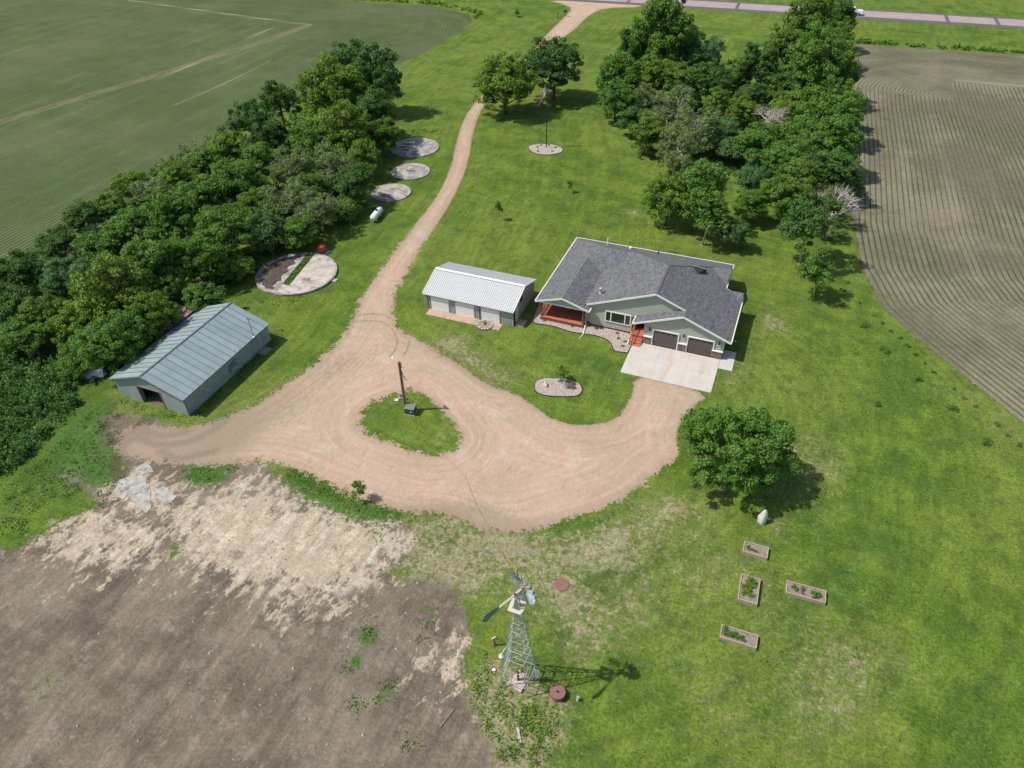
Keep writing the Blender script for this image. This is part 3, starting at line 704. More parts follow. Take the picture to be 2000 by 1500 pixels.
# ------------------------------------------------------------------ HOUSE
m_roof = NT('shingles')
rn = m_roof.noise(1.1, 5, .7, stretch=(1, 1, 1)); rf = m_roof.noise(5.5, 3, .75, stretch=(1, .45, 1)); rv = m_roof.vor(4.5, m_roof.mapping(m_roof.pos(), (1, .5, 1)), 'Color')
c = m_roof.mix(m_roof.step(rn, .3, .7), (.108,.108,.114), (.128,.127,.132))
c = m_roof.mul(c, m_roof.step(rf, .3, .7, .68, 1.34)); c = m_roof.mix(.22, c, m_roof.mul((.28,.28,.29), m_roof.mt('MULTIPLY', rv, 1.0)))
m_roof.bump(rf, .5, .03); m_roof = m_roof.fin(c, .9, 0, .15)
m_ridge = simple('ridge_cap', (.10,.10,.108), .9, .2, 6)
m_siding = simple('sage_siding', (.37,.385,.315), .75, .05, 1.2)
m_cream = simple('cream_gutter', (.66,.63,.50), .5, .05, 1)
m_deck = simple('red_stain_wood', (.42,.135,.075), .7, .22, 2.2)
m_deckf = simple('red_deck_floor', (.30,.105,.070), .75, .22, 2.5)
m_found = simple('foundation', (.20,.18,.155), .9, .15, 2)
m_door = simple('brown_garage_door', (.105,.088,.082), .5, .06, 1.5)
m_dark = simple('dark_trim', (.018,.018,.020), .5, .1, 2)
m_conc_ = simple('concrete_plain', (.50,.455,.405), .85, .05, .7, dirt=(.42,.33,.24), dirtamt=.45)
mc = NT('concrete'); cx_ = mc.noise(.7, 5, .6)
cc = mc.mul((.47,.435,.39), mc.step(cx_, .3, .7, .95, 1.05))
cc = mc.mix(mc.step(mc.noise(.9, 4, .65, stretch=(1, .13, 1)), .50, .68, 0, .55), cc, (.40,.315,.225))
m_conc = mc.fin(mc.mul(cc, mc.step(mc.noise(9, 3), .3, .7, .96, 1.04)), .85)
m_glass = NT('window_glass'); m_glass = m_glass.fin((.012,.020,.014), .06, 0, .9)
m_stone = simple('veneer_stone', (.27,.215,.175), .9, .45, 5, rndvar=.25)
m_mortar = simple('mortar', (.36,.33,.29), .9, .1, 3)
m_metal = simple('galvanised', (.46,.48,.50), .4, .12, 3, metal=.6)

hb = (-12.0, 70.0, 0.0)
house = thing('farmhouse', 'sage green single storey farmhouse with dark shingle roof and attached two door garage', 'house', hb)
S = .4; S3 = .32; EZ = 2.6
MY = 75.9; MZ = EZ+S*(80.1-MY)
planes = dict(
 LFT=lambda x, y: EZ+S3*(x+23.45), CR=lambda x, y: EZ+S3*(-17.1-x), BCK=lambda x, y: EZ+S*(80.1-y), FRT=lambda x, y: MZ-S*(MY-y),
 BL=lambda x, y: EZ+S*(x+18.56), RGT=lambda x, y: EZ+S*(-1.4-x))
comps = [('C', ['LFT','CR','BCK'], 0), ('M', ['LFT','FRT','BCK'], 70), ('B', ['BL','RGT','BCK'], 65.2)]
def top_plane(x, y):
    best = (-9, None)
    for n, ps, ymin in comps:
        if y < ymin: continue
        z, p = min((planes[p](x, y), p) for p in ps)
        if z > best[0]: best = (z, p)
    return best
def cut(poly, a, b, c_):        # keep a*x+b*y+c>=0 / other side
    def side(sgn):
        out = []
        for i in range(len(poly)):
            p, q = poly[i], poly[(i+1) % len(poly)]
            dp = sgn*(a*p[0]+b*p[1]+c_); dq = sgn*(a*q[0]+b*q[1]+c_)
            if dp >= -1e-9: out.append(p)
            if (dp > 1e-9 and dq < -1e-9) or (dp < -1e-9 and dq > 1e-9):
                t = dp/(dp-dq); out.append((p[0]+t*(q[0]-p[0]), p[1]+t*(q[1]-p[1])))
        return out
    return [s_ for s_ in (side(1), side(-1)) if len(s_) > 2 and abs(sum(s_[i][0]*s_[(i+1)%len(s_)][1]-s_[(i+1)%len(s_)][0]*s_[i][1] for i in range(len(s_)))) > 1e-5]
cells = [[(-23.45,64.4),(-17.1,64.4),(-17.1,65.2),(-23.45,65.2)], [(-23.45,65.2),(-17.1,65.2),(-17.1,80.1),(-23.45,80.1)], [(-17.1,65.2),(-3.45,65.2),(-3.45,80.1),(-17.1,80.1)], [(-3.45,65.2),(-1.4,65.2),(-1.4,73.2),(-3.45,73.2)]]
pl = list(planes.values()); lines = []
for i in range(len(pl)):
    for j in range(i):
        d = lambda x, y: pl[i](x, y)-pl[j](x, y)
        c0 = d(0, 0); a_ = d(1, 0)-c0; b_ = d(0, 1)-c0
        if abs(a_)+abs(b_) > 1e-6: lines.append((a_, b_, c0))
lines.append((0, 1, -70.0))
for ln in lines:
    cells = [q for p in cells for q in cut(p, *ln)]
rmb = MB(); smb = MB()
for p in cells:
    cx = sum(q[0] for q in p)/len(p); cy = sum(q[1] for q in p)/len(p)
    z, k = top_plane(cx, cy); f = planes[k]
    ar = sum(p[i][0]*p[(i+1)%len(p)][1]-p[(i+1)%len(p)][0]*p[i][1] for i in range(len(p)))
    if ar < 0: p = p[::-1]
    rmb.add([(q[0], q[1], f(*q)) for q in p], [tuple(range(len(p)))])
    smb.add([(q[0], q[1], f(*q)-.16) for q in p], [tuple(range(len(p)))[::-1]])
A = lambda x: EZ+S*(x+11.9)
B_ = lambda x: EZ+S*(-1.4-x)
AX = -6.65; AF, BF = 63.95, 65.2
rmb.add([(-11.9,AF,EZ),(AX,AF,A(AX)),(AX,65.5,A(AX)),(-11.9,65.5,EZ)], [(0,1,2,3)])
rmb.add([(AX,AF,B_(AX)),(-1.4,AF,EZ),(-1.4,BF,EZ),(AX,BF,B_(AX))], [(0,1,2,3)])
smb.add([(-11.9,AF,EZ-.16),(AX,AF,A(AX)-.16),(AX,65.5,A(AX)-.16),(-11.9,65.5,EZ-.16)], [(3,2,1,0)])
smb.add([(AX,AF,B_(AX)-.16),(-1.4,AF,EZ-.16),(-1.4,BF,EZ-.16),(AX,BF,B_(AX)-.16)], [(3,2,1,0)])
roof = rmb.build('roof', m_roof, house); smb.build('soffit', m_white, house)
rc = MB(); CX = -20.275; CZ = EZ+S3*(CX+23.45); BX = (-18.56-1.4)/2; BZ = EZ+S*(BX+18.56)
t0 = (MZ-EZ)
for a, b_ in (((BX,65.3,BZ),(BX,80.1-(BZ-EZ)/S,BZ)), ((-3.45,80.1-(B_(-3.45)-EZ)/S,B_(-3.45)),(BX,80.1-(BZ-EZ)/S,BZ))):
    rc.bar((a[0],a[1],a[2]+.01), (b_[0],b_[1],b_[2]+.01), .24, .03)
tag(rc.build('ridge_cap', m_ridge, roof), kind='stuff')
# rake and fascia boards
FD = .09
for a, b_ in (((-23.5,64.37,EZ-FD),(CX,64.37,CZ-FD)), ((CX,64.37,CZ-FD),(-17.05,64.37,EZ-FD)), ((-17.6,65.17,EZ+S*(.96)-FD),(BX,65.17,BZ-FD)), ((BX,65.17,BZ-FD),(AX,65.17,A(AX)-FD)),
              ((-11.95,AF-.03,EZ-FD),(AX,AF-.03,A(AX)-FD)), ((AX,AF-.03,A(AX)-FD),(-1.35,AF-.03,EZ-FD))):
    MB().bar(a, b_, .05, .2).build('rake_board', m_white, house)
g3 = B_(-3.45)-.06; ge = EZ-.06
for a, b_ in (((-23.52,64.35,ge),(-23.52,80.15,ge)), ((-23.5,80.17,ge),(-3.4,80.17,ge)), ((-1.32,AF-.05,ge),(-1.32,73.25,ge)), ((-3.38,73.3,g3),(-3.38,78.1,g3)), ((-3.38,78.1,g3),(-3.38,80.15,ge)), ((-11.97,AF-.05,ge),(-11.97,65.4,ge)), ((-17.03,64.35,ge),(-17.03,65.15,ge))):
    MB().bar(a, b_, .12, .14).build('gutter', m_cream, house)
MB().bar((-3.4,73.22,B_(-3.4)-.08), (-1.35,73.22,EZ-.08), .05, .16).build('rake_board', m_cream, house)
# clapboard walls
def clip_band(poly, z0, z1):
    def half(p, f):
        out = []
        for i in range(len(p)):
            a, b_ = p[i], p[(i+1) % len(p)]; da, db = f(a), f(b_)
            if da >= 0: out.append(a)
            if da*db < 0: t = da/(da-db); out.append((a[0]+t*(b_[0]-a[0]), a[1]+t*(b_[1]-a[1])))
        return out
    p = half(poly, lambda q: q[1]-z0)
    return half(p, lambda q: z1-q[1]) if len(p) > 2 else []
def clap(mb, poly, place_, course=.21, prot=.045):
    z = min(q[1] for q in poly); zt = max(q[1] for q in poly)
    while z < zt-1e-4:
        p = clip_band(poly, z, z+course)
        if len(p) > 2:
            mb.add([place_(q[0], q[1], prot*(1-(q[1]-z)/course)) for q in p], [tuple(range(len(p)))])
            lo = [q for q in p if abs(q[1]-z) < 1e-4]
            if len(lo) >= 2:
                x0, x1 = min(q[0] for q in lo), max(q[0] for q in lo)
                mb.add([place_(x0, z, 0), place_(x1, z, 0), place_(x1, z, prot), place_(x0, z, prot)], [(0,1,2,3)])
        z += course
front = lambda yy: (lambda u, z, o: (u, yy-o, z))
side = lambda xx, sg=1: (lambda u, z, o: (xx+sg*o, u, z))
wb = MB()
RB = lambda x: EZ+S*(x+18.56)-.17
clap(wb, [(-17.7,.25),(-12.3,.25),(-12.3,2.3),(-11.4,A(-11.4)-.1),(AX,A(AX)-.02),(BX,BZ-.17),(-17.7,RB(-17.7))], front(65.5))
clap(wb, [(-10.6,1.08),(-2.05,1.08),(-2.05,B_(-2.05)-.17),(AX,A(AX)-.17),(-10.6,A(-10.6)-.17)], front(64.3))
clap(wb, [(-22.9,2.42),(-17.5,2.42),(-17.5,EZ+S3*.4-.17),(CX,CZ-.17),(-22.9,EZ+S3*.55-.17)], front(64.72))
clap(wb, [(64.3,.2),(72.8,.2),(72.8,2.6),(64.3,2.6)], side(-2.05))
clap(wb, [(72.8,.2),(79.5,.2),(79.5,2.7),(78,3.2),(72.8,3.2)], side(-4.0))
clap(wb, [(64.3,.2),(65.5,.2),(65.5,2.6),(64.3,2.6)], side(-10.6, -1))
clap(wb, [(65.0,.2),(69,.2),(69,2.6),(65.0,2.6)], side(-17.7, -1))
clap(wb, [(69,.2),(79.5,.2),(79.5,2.6),(69,2.6)], side(-22.75, -1))
clap(wb, [(-22.75,.2),(-17.7,.2),(-17.7,2.6),(-20.2,3.4),(-22.75,2.6)], front(69.0))
clap(wb, [(-12.3,.2),(-10.6,.2),(-10.6,2.6),(-12.3,2.6)], front(66.6))
wb.add([(-22.75,79.5,.2),(-4,79.5,.2),(-4,79.5,2.7),(-22.75,79.5,2.7)], [(3,2,1,0)])
wb.add([(-12.3,65.5,.2),(-12.3,66.6,.2),(-12.3,66.6,2.6),(-12.3,65.5,2.6)], [(0,1,2,3)])
wb.build('siding', m_siding, house)
MB().box(-17.68,-12.32,65.52,65.8,-.05,.26).box(-22.7,-4.05,69.05,79.45,-.05,.2).box(-10.55,-2.1,64.36,72.2,-.05,.2).build('foundation', m_found, house)
# corner trim
for x, y in ((-2.05,64.28),(-10.62,64.28)):
    MB().box(x-.06, x+.06, y-.04, y+.08, .9, B_(-2.1)-.17).build('corner_board', m_siding, house)
# stone wainscot on the garage front: irregular stones joined, small in the picture
for x0, x1 in ((-10.62,-9.67),(-6.78,-5.86),(-3.12,-2.0)):
    MB().box(x0, x1, 64.2, 64.3, 0, 1.0).build('stone_veneer_backing', m_mortar, house)
    sm = MB(); rr = random.Random(int(-x0*10)); z = .02
    while z < .95:
        h = rr.uniform(.09, .17); x = x0+.02
        while x < x1-.05:
            w_ = min(rr.uniform(.16, .36), x1-.02-x); o_ = rr.uniform(.03, .09)
            sm.box(x, x+w_-.02, 64.2-o_, 64.2, z, min(z+h-.02, .98)); x += w_
        z += h
    tag(sm.build('veneer_stone', m_stone, house), kind='stuff')
    MB().box(x0-.02, x1+.02, 64.06, 64.26, 1.0, 1.09).build('stone_cap', m_white, house)
# garage doors
for k, x0 in enumerate((-9.57, -5.76)):
    x1 = x0+2.64
    d = MB().box(x0, x1, 64.24, 64.29, .01, 2.06).build('garage_door', m_door, house)
    for j in range(4):
        z = .04+j*.51
        for q in range(4):
            xa = x0+.06+q*(x1-x0-.12)/4
            if j == 3:
                MB().box(xa+.08, xa+.5, 64.225, 64.24, z+.2, z+.32).build('door_pane', m_dark, d)
            else: MB().box(xa+.03, xa+.60, 64.225, 64.24, z+.04, z+.44).build('door_panel', m_door, d)
    MB().box(x0-.14, x0-.02, 64.17, 64.3, 0, 2.2).box(x1+.02, x1+.14, 64.17, 64.3, 0, 2.2).box(x0-.02, x1+.02, 64.17, 64.3, 2.08, 2.2).build('door_frame', m_white, house)
for x in (-10.05, -6.3, -2.55):
    l = MB().lathe([(.05,0),(.09,.05),(.10,.28),(.12,.32),(.03,.38)], (x, 64.08, 1.95), 8).bar((x,64.08,2.2), (x,64.29,2.3), .05).build('wall_lantern', m_dark, house)
# front window
wf = MB().box(-15.45,-12.45,65.38,65.46,1.05,1.15).box(-15.45,-12.45,65.38,65.46,2.38,2.5).box(-15.45,-15.33,65.38,65.46,1.15,2.38).box(-12.57,-12.45,65.38,65.46,1.15,2.38).box(-14.82,-14.7,65.38,65.46,1.15,2.38).box(-13.2,-13.08,65.38,65.46,1.15,2.38).build('window_frame', m_white, house)
for x0, x1 in ((-15.33,-14.82),(-14.7,-13.2),(-13.08,-12.57)):
    MB().box(x0, x1, 65.41, 65.45, 1.15, 2.38).build('pane', m_glass, wf)
# entry
d = MB().box(-12.0,-11.0,66.52,66.58,.5,2.5).build('front_door', m_dark, house)
MB().lathe([(.03,0),(.03,.06)], (-11.12,66.5,1.4), 8).build('door_knob', m_metal, d)
MB().box(-12.1,-12.0,66.5,66.58,.5,2.6).box(-11.0,-10.9,66.5,66.58,.5,2.6).box(-12.0,-11.0,66.5,66.58,2.5,2.6).build('door_frame', m_white, house)
MB().box(-12.25,-10.62,64.6,66.58,.36,.48).build('entry_landing', m_deck, house)
for j in range(3):
    MB().box(-11.95,-10.72,63.25+j*.42,63.25+(j+1)*.42+.03,.0+j*.13,.12+j*.13).build('step', m_deck, house)
ra = MB().bar((-11.95,63.3,.0),(-11.95,63.3,1.0),.1).bar((-11.95,64.6,.4),(-11.95,64.6,1.5),.1).bar((-11.95,63.3,.95),(-11.95,64.6,1.42),.06,.1).bar((-11.95,64.6,1.42),(-11.95,66.4,1.42),.06,.1).bar((-11.95,63.3,.4),(-11.95,64.6,.8),.05)
for q in range(7): yb = 64.8+q*.25; ra.bar((-11.95,yb,.5),(-11.95,yb,1.4),.04)
ra.build('stair_railing', m_deck, house)
for pts in (((-11.97,64.0,2.45),(-12.1,64.2,2.2),(-12.1,64.2,.3),(-12.2,63.3,.05)), ((-17.03,64.45,2.45),(-17.5,64.9,2.25),(-17.55,65.0,.35),(-17.3,63.3,.06),(-17.5,62.5,.05))):
    MB().tube(pts, .055, 6).build('downspout', m_white, house)
MB().tube(((-1.35,68.0,2.45),(-1.95,68.0,2.2),(-1.95,68.0,.2),(-.9,68.0,.06)), .05, 6).build('downspout', m_white, house)
# porch
MB().box(-22.85,-17.75,64.85,69.0,.28,.36).build('deck_base', m_deck, house)
db = MB()
for q in range(34): db.box(-22.85+q*.15,-22.85+q*.15+.135,64.9,69.0,.362,.40)
tag(db.build('deck_board', m_deckf, house), kind='stuff')
MB().box(-22.95,-17.7,64.62,64.86,0,.38).build('deck_skirt', m_deck, house)
MB().box(-22.95,-17.7,64.55,64.95,.40,.44).build('deck_rim', m_deck, house)
MB().box(-23.0,-22.82,64.9,69,0,.40).build('deck_skirt', m_deck, house)
pr = MB().bar((-22.88,64.9,1.25),(-22.88,69,1.25),.09,.06)
for q in range(22): yb = 65.1+q*.18; pr.bar((-22.88,yb,.42),(-22.88,yb,1.22),.035)
pr.bar((-22.88,64.9,.55),(-22.88,69,.55),.06,.05)
pr.build('porch_railing', m_deck, house)
m_post = simple('brown_post', (.20,.095,.055), .8, .2, 3)
for x in (-22.85,-17.85):
    MB().box(x-.08,x+.08,64.68,64.84,.4,2.3).build('porch_post', m_post, house)
MB().box(-22.95,-17.6,64.64,64.86,2.3,2.46).build('porch_beam', m_white, house)
# roof fittings
MB().tube(((-16.6,67.2,2.9),(-16.6,67.2,4.0)), .11, 10).lathe([(.24,0),(.12,.25)], (-16.6,67.2,3.38), 10).lathe([(.12,0),(.2,.05),(.2,.16),(.05,.24)], (-16.6,67.2,3.95), 10).build('flue_pipe', m_metal, house)
def backz(y): return EZ+S*(80.1-y)
MB().tube(((-18.9,78.2,backz(78.2)-.05),(-18.9,78.2,backz(78.2)+1.0)), .07, 8).build('vent_pipe', m_white, house)
MB().lathe([(.18,0),(.18,.25),(.05,.32)], (-16.0,78.6,backz(78.6)), 10).build('roof_vent', m_white, house)
MB().tube(((-12.4,78.0,backz(78.0)-.05),(-12.4,78.0,backz(78.0)+.45)), .06, 8).build('vent_pipe', m_dark, house)
# small vent dormer on the right slope
dx, dy = -6.9, 73.4; dz = EZ+S*(-1.4-dx)
dm = MB().add([(dx-.85,dy+.5,dz+.36),(dx+.75,dy+.3,dz+.30),(dx+.1,dy-.55,dz-.02)], [(0,2,1)]).build('vent_dormer', m_dark, house)
MB().add([(dx-.85,dy+.5,dz+.37),(dx+.8,dy+.3,dz+.31),(dx+.9,dy+.9,dz-.38),(dx-.9,dy+1.3,dz+.2)], [(0,1,2,3)]).build('dormer_roof', m_roof, dm)
MB().bar((dx-.85,dy+.48,dz+.38),(dx+.8,dy+.28,dz+.32),.07,.07).build('dormer_trim', m_metal, dm)

# concrete pad in front of the garage, with saw joints cut between slabs
pad = thing('concrete_pad', 'pale concrete driveway apron in front of the two garage doors', 'driveway', (-6.6,61,0))
xs = [-11.62,-8.44,-5.26,-2.08]; ys = [58.3,61.25,64.15]
for i in range(3):
    for j in range(2):
        MB().box(xs[i]+.006, xs[i+1]-.006, ys[j]+.006, ys[j+1]-.006, -.05, .06).build('slab', m_conc, pad)
MB().box(-2.06,-.62,62.6,66.0,-.05,.06).build('slab', m_conc, pad)
MB().box(-11.58,-.66,58.34,65.9,-.05,.015).build('pad_base', m_found, pad) if False else None

# ------------------------------------------------------------------ stone beds
m_bedstone = NT('river_stones')
vc = m_bedstone.vor(9.0, None, 'Color'); vd = m_bedstone.vor(9.0)
c = m_bedstone.mix(vc, (.48,.38,.32), (.68,.59,.52)); c = m_bedstone.mul(c, m_bedstone.step(vd, .0, .6, 1.15, .55))
m_bedstone.bump(m_bedstone.mt('MULTIPLY', vd, -1.0), .8, .05); m_bedstone = m_bedstone.fin(c, .9)
m_edge = simple('black_edging', (.05,.04,.032), .8, .1, 2)
def stone_bed(name, label, poly, scatter=500, seed=1):
    c_ = (sum(p[0] for p in poly)/len(poly), sum(p[1] for p in poly)/len(poly), 0)
    t = thing(name, label, 'stone bed', c_)
    MB().prism(poly, -.02, .06).build('stone_layer', m_bedstone, t)
    e = MB(); n = len(poly)
    for i in range(n): e.bar((*poly[i], .05), (*poly[(i+1) % n], .05), .06, .12)
    e.build('edging', m_edge, t)
    rr = random.Random(seed); s = MB(); P_ = np.array(poly); lo = P_.min(0); hi = P_.max(0); k = 0
    while k < scatter:
        x, y = rr.uniform(lo[0], hi[0]), rr.uniform(lo[1], hi[1])
        if not inside(np.array([[x, y]]), poly)[0]: continue
        r_ = rr.uniform(.04, .09); a = rr.uniform(0, 3)
        s.add([(x+r_*math.cos(a+j*1.571)*rr.uniform(.7,1.2), y+r_*math.sin(a+j*1.571)*rr.uniform(.7,1.2), .06) for j in range(4)]+[(x,y,.06+r_*.7)], [(0,1,4),(1,2,4),(2,3,4),(3,0,4)]); k += 1
    tag(s.build('loose_stone', m_bedstone, t), kind='stuff'); return t
bed1 = smooth_poly(GP([(1058,580),(1039,625),(1045,633),(1080,637),(1110,648),(1132,652),(1165,656),(1188,665),(1196,675),(1197,685),(1208,688),(1226,690)]), 2, False)+[(-11.7,63.2),(-11.98,65.4),(-17.65,65.5),(-17.65,64.55),(-22.95,64.5),(-23.1,69)]
stone_bed('stone_bed', 'pinkish stone bed along the front of the house and its porch', bed1, 1500, 2)
bed2 = smooth_poly(GP([(1042,752),(1050,741),(1075,738),(1120,742),(1137,755),(1136,770),(1120,776),(1070,775),(1046,768)]), 2)
stone_bed('stone_bed', 'oval stone bed on the front lawn', bed2, 700, 3)
bed3 = smooth_poly(GP([(1030,289),(1036,283),(1060,281),(1085,283),(1101,291),(1097,299),(1078,303),(1055,303),(1040,299)]), 2)
stone_bed('stone_bed', 'stone bed round the flagpole foot', bed3, 500, 4)
def plant(px, py, r, key, label, name='plant', group=None, sz=1.0, cat='plant', z=.05):
    b = G(px, py); s = r/PROTO[key]['R']; return place(name, key, label, cat, b[0], b[1], s, s*sz, random.uniform(0, 6), group)
plant(1146,634,.5,'tufty','yellow-green clump at the corner of the porch downspout')
for (px, py), lb in (((1063,627),'small dark plant in the stones left of the porch steps corner'),((1117,638),'tiny dark plant in the stones before the porch'),((1164,643),'small plant at the wall left of the front window'),((1205,652),'small plant below the front window'),((1221,668),'largest dark plant in the stones near the entry steps'),((1216,677),'dark plant nearest the concrete apron'),((1208,662),'tiny plant between the window and the entry steps')):
    plant(px, py, .27, 'tuftd', lb, group='small plants in the house bed')
plant(1112,755,.75,'tuftp','grey purple spreading shrub in the oval stone bed', 'shrub', sz=.6, cat='shrub')
for (px, py), lb in (((1050,288),'left rear'),((1057,285),'rear, left of the pole'),((1072,284),'rear, right of the pole'),((1051,296),'left front'),((1079,296),'right front'),((1085,289),'right side')):
    plant(px, py, .28, 'tuftd', 'tiny plant in the flagpole bed, '+lb, group='plants round the flagpole')
def rock(name, label, px, py, sx, sy, sz, m, rz=0, cat='rock', seed=1):
    bm = bmesh.new(); bmesh.ops.create_icosphere(bm, subdivisions=3, radius=1); rr = random.Random(seed)
    ph = [rr.uniform(0, 6) for _ in range(6)]
    for v in bm.verts:
        k = 1+.12*math.sin(3*v.co.x+ph[0])+.10*math.sin(4*v.co.y+ph[1])+.08*math.sin(5*v.co.z+ph[2]+3*v.co.x)
        v.co = Vector((v.co.x*sx*k, v.co.y*sy*k, max(v.co.z, -.4)*sz*k+sz*.3))
    me = bpy.data.meshes.new(name); bm.to_mesh(me); bm.free(); me.materials.append(m)
    o = bpy.data.objects.new(name, me); COL.objects.link(o); b = G(px, py); o.location = (b[0], b[1], .02); o.rotation_euler = (0,0,rz)
    return tag(o, label, cat)
m_plate_stone = simple('pale_stone', (.56,.53,.48), .9, .15, 3)
m_rock = simple('boulder', (.44,.40,.36), .9, .25, 4, bump=.4)
m_rockp = simple('pink_rock', (.48,.37,.32), .9, .2, 4, bump=.4)
rock('boulder', 'small pointed boulder in the oval stone bed', 1066,754,.22,.3,.3,m_rockp, .5)
rock('boulder', 'tall oval grey white standing stone below the big yard tree', 1487,1020,.42,.28,1.0,m_plate_stone, .2, seed=4)
rock('boulder', 'small grey stone lying by the flagpole bed plants', 1061,287,.35,.2,.15,m_rock, .2, seed=9)

# ------------------------------------------------------------------ outbuilding with three white doors
m_shed = simple('grey_shed_wall', (.33,.325,.305), .6, .05, 1.5)
m_shedroof = simple('white_metal_roof', (.47,.47,.465), .45, .04, 1.0)
sb_ = (-31, 65.6, 0)
gar = thing('garage', 'grey detached garage with ribbed white metal roof and three white doors', 'garage', sb_)
X0, X1, Y0, Y1, RY, EZ2, RZ2 = -36.6, -25.35, 62.1, 69.05, 65.55, 2.17, 3.42
w2 = MB()
def wallrib(mb, a, b_, z0, ztop, axis_, fixed, out):
    n = int((b_-a)/.3)
    for i in range(n):
        u = a+(b_-a)*i/n; u2 = a+(b_-a)*(i+1)/n; zt = min(ztop(u), ztop(u2))
        if axis_ == 'x': mb.add([(u,fixed,z0),(u2,fixed,z0),(u2,fixed,ztop(u2)),(u,fixed,ztop(u))], [(0,1,2,3)]); mb.box(u, u+.04, min(fixed,fixed+out*.025), max(fixed,fixed+out*.025), z0, zt)
        else: mb.add([(fixed,u,z0),(fixed,u2,z0),(fixed,u2,ztop(u2)),(fixed,u,ztop(u))], [(0,1,2,3)]); mb.box(min(fixed,fixed+out*.025), max(fixed,fixed+out*.025), u, u+.04, z0, zt)
gz = lambda y: RZ2-.05-abs(y-RY)/(RY-Y0)*(RZ2-EZ2)
wallrib(w2, X0, X1, 0, lambda u: EZ2, 'x', Y0, -1); wallrib(w2, X0, X1, 0, lambda u: EZ2, 'x', Y1, 1)
wallrib(w2, Y0, Y1, 0, gz, 'y', X1, 1); wallrib(w2, Y0, Y1, 0, gz, 'y', X0, -1)
w2.build('wall', m_shed, gar)
for nm, ya in (('f', Y0-.32), ('b', Y1+.28)):
    rp = MB(); n = 45; xa, xb = X0-.15, X1+.15
    ze = EZ2-.02
    for i in range(n):
        u0 = xa+(xb-xa)*i/n; u1 = xa+(xb-xa)*(i+1)/n; um = u0+.045
        def quad(p, q, h0, h1): rp.add([(p,ya,ze+h0),(q,ya,ze+h1),(q,RY,RZ2+h1),(p,RY,RZ2+h0)], [(0,1,2,3) if ya < RY else (3,2,1,0)])
        quad(u0, u0+.02, 0, .04); quad(u0+.02, um+.02, .04, .04); quad(um+.02, um+.04, .04, 0); quad(um+.04, u1, 0, 0)
    rp.add([(xa,ya,ze-.05),(xb,ya,ze-.05),(xb,RY,RZ2-.05),(xa,RY,RZ2-.05)], [(0,1,2,3)])
    rp.build('roof_sheet', m_shedroof, gar)
    for xq in (xa, xb): MB().bar((xq,ya,ze+.0),(xq,RY,RZ2+.0),.08,.14).build('rake_trim', m_white, gar)
    MB().bar((xa,ya,ze-.03),(xb,ya,ze-.03),.03,.09).build('eave_trim', m_white, gar)
MB().bar((X0-.15,RY,RZ2+.05),(X1+.15,RY,RZ2+.05),.38,.05).build('ridge_cap', m_white, gar)
for x0, x1 in ((-35.87,-33.5),(-32.65,-30.22),(-29.35,-27.0)):
    d = MB().box(x0, x1, Y0-.07, Y0-.03, .02, 1.82).build('roll_up_door', m_white, gar)
    for j in range(4): MB().box(x0+.05, x1-.05, Y0-.09, Y0-.072, .05+j*.45, .05+j*.45+.40).build('door_panel', m_white, d)
    MB().box(x0-.1, x0-.02, Y0-.1, Y0, 0, 1.9).build('door_jamb', m_shed if x0 > -35 else m_post, gar)
m_sidedoor = simple('pale_door', (.55,.54,.50), .6, .05, 2)
d = MB().box(X1+.03, X1+.07, 62.7, 63.55, .05, 2.0).build('side_door', m_sidedoor, gar)
MB().lathe([(.03,0),(.03,.05)], (X1+.1,62.82,1.0), 8).build('door_knob', m_dark, d)
MB().box(X1+.03, X1+.06, 64.3, 64.9, 1.9, 2.6).build('side_window', m_glass, gar)
MB().box(X1+.03, X1+.055, 62.2, 62.55, .05, 2.0).build('side_trim', m_dark, gar)
MB().tube(((X0+.25,Y0-.28,2.1),(X0+.25,Y0-.06,1.8),(X0+.25,Y0-.06,.05)), .04, 6).build('downspout', m_post, gar)
MB().tube(((-29.5,Y0-.28,2.1),(-29.52,Y0-.14,1.8),(-29.52,Y0-.14,.05)), .035, 6).build('downspout', m_dark, gar)
m_pinkc = simple('pinkish_concrete', (.42,.29,.225), .9, .12, 1.2, dirt=(.25,.2,.14), dirtamt=.5)
ap = thing('garage_apron', 'narrow pinkish concrete apron before the three white doors', 'apron', (-31.3,61.4,0))
xs = [-36.05,-32.9,-29.75,-26.6]
for i in range(3): MB().box(xs[i]+.015, xs[i+1]-.015, 60.75, 62.04, -.04, .05).build('slab', m_pinkc, ap)
tag(MB().box(-25.2,-24.2,62.3,63.6,-.02,.12).build('door_step', m_pinkc), 'concrete step at the side door of the detached garage', 'step')
b = G(947, 636); ring = thing('flower_ring', 'round stone ringed flower bed with black liner before the right white door', 'flower bed', (b[0],b[1],0))
m_soil = simple('bed_soil', (.26,.215,.165), .95, .2, 4)
MB().lathe([(1.05,0),(1.0,.06),(.9,.07)], (b[0],b[1],0), 20).build('liner', m_edge, ring)
MB().lathe([(.82,.05),(.80,.12),(.3,.16)], (b[0],b[1],0), 18).build('soil', m_soil, ring)
for k in range(16):
    a = k*2*math.pi/16; x, y = b[0]+.86*math.cos(a), b[1]+.86*math.sin(a)
    MB().box(x-.12, x+.12, y-.08, y+.1, .04, .20+.04*math.sin(k*3)).build('stone', m_rock if k % 3 else m_rockp, ring)
plant(947,634,.35,'tufty','low green plant inside the stone ringed flower bed')

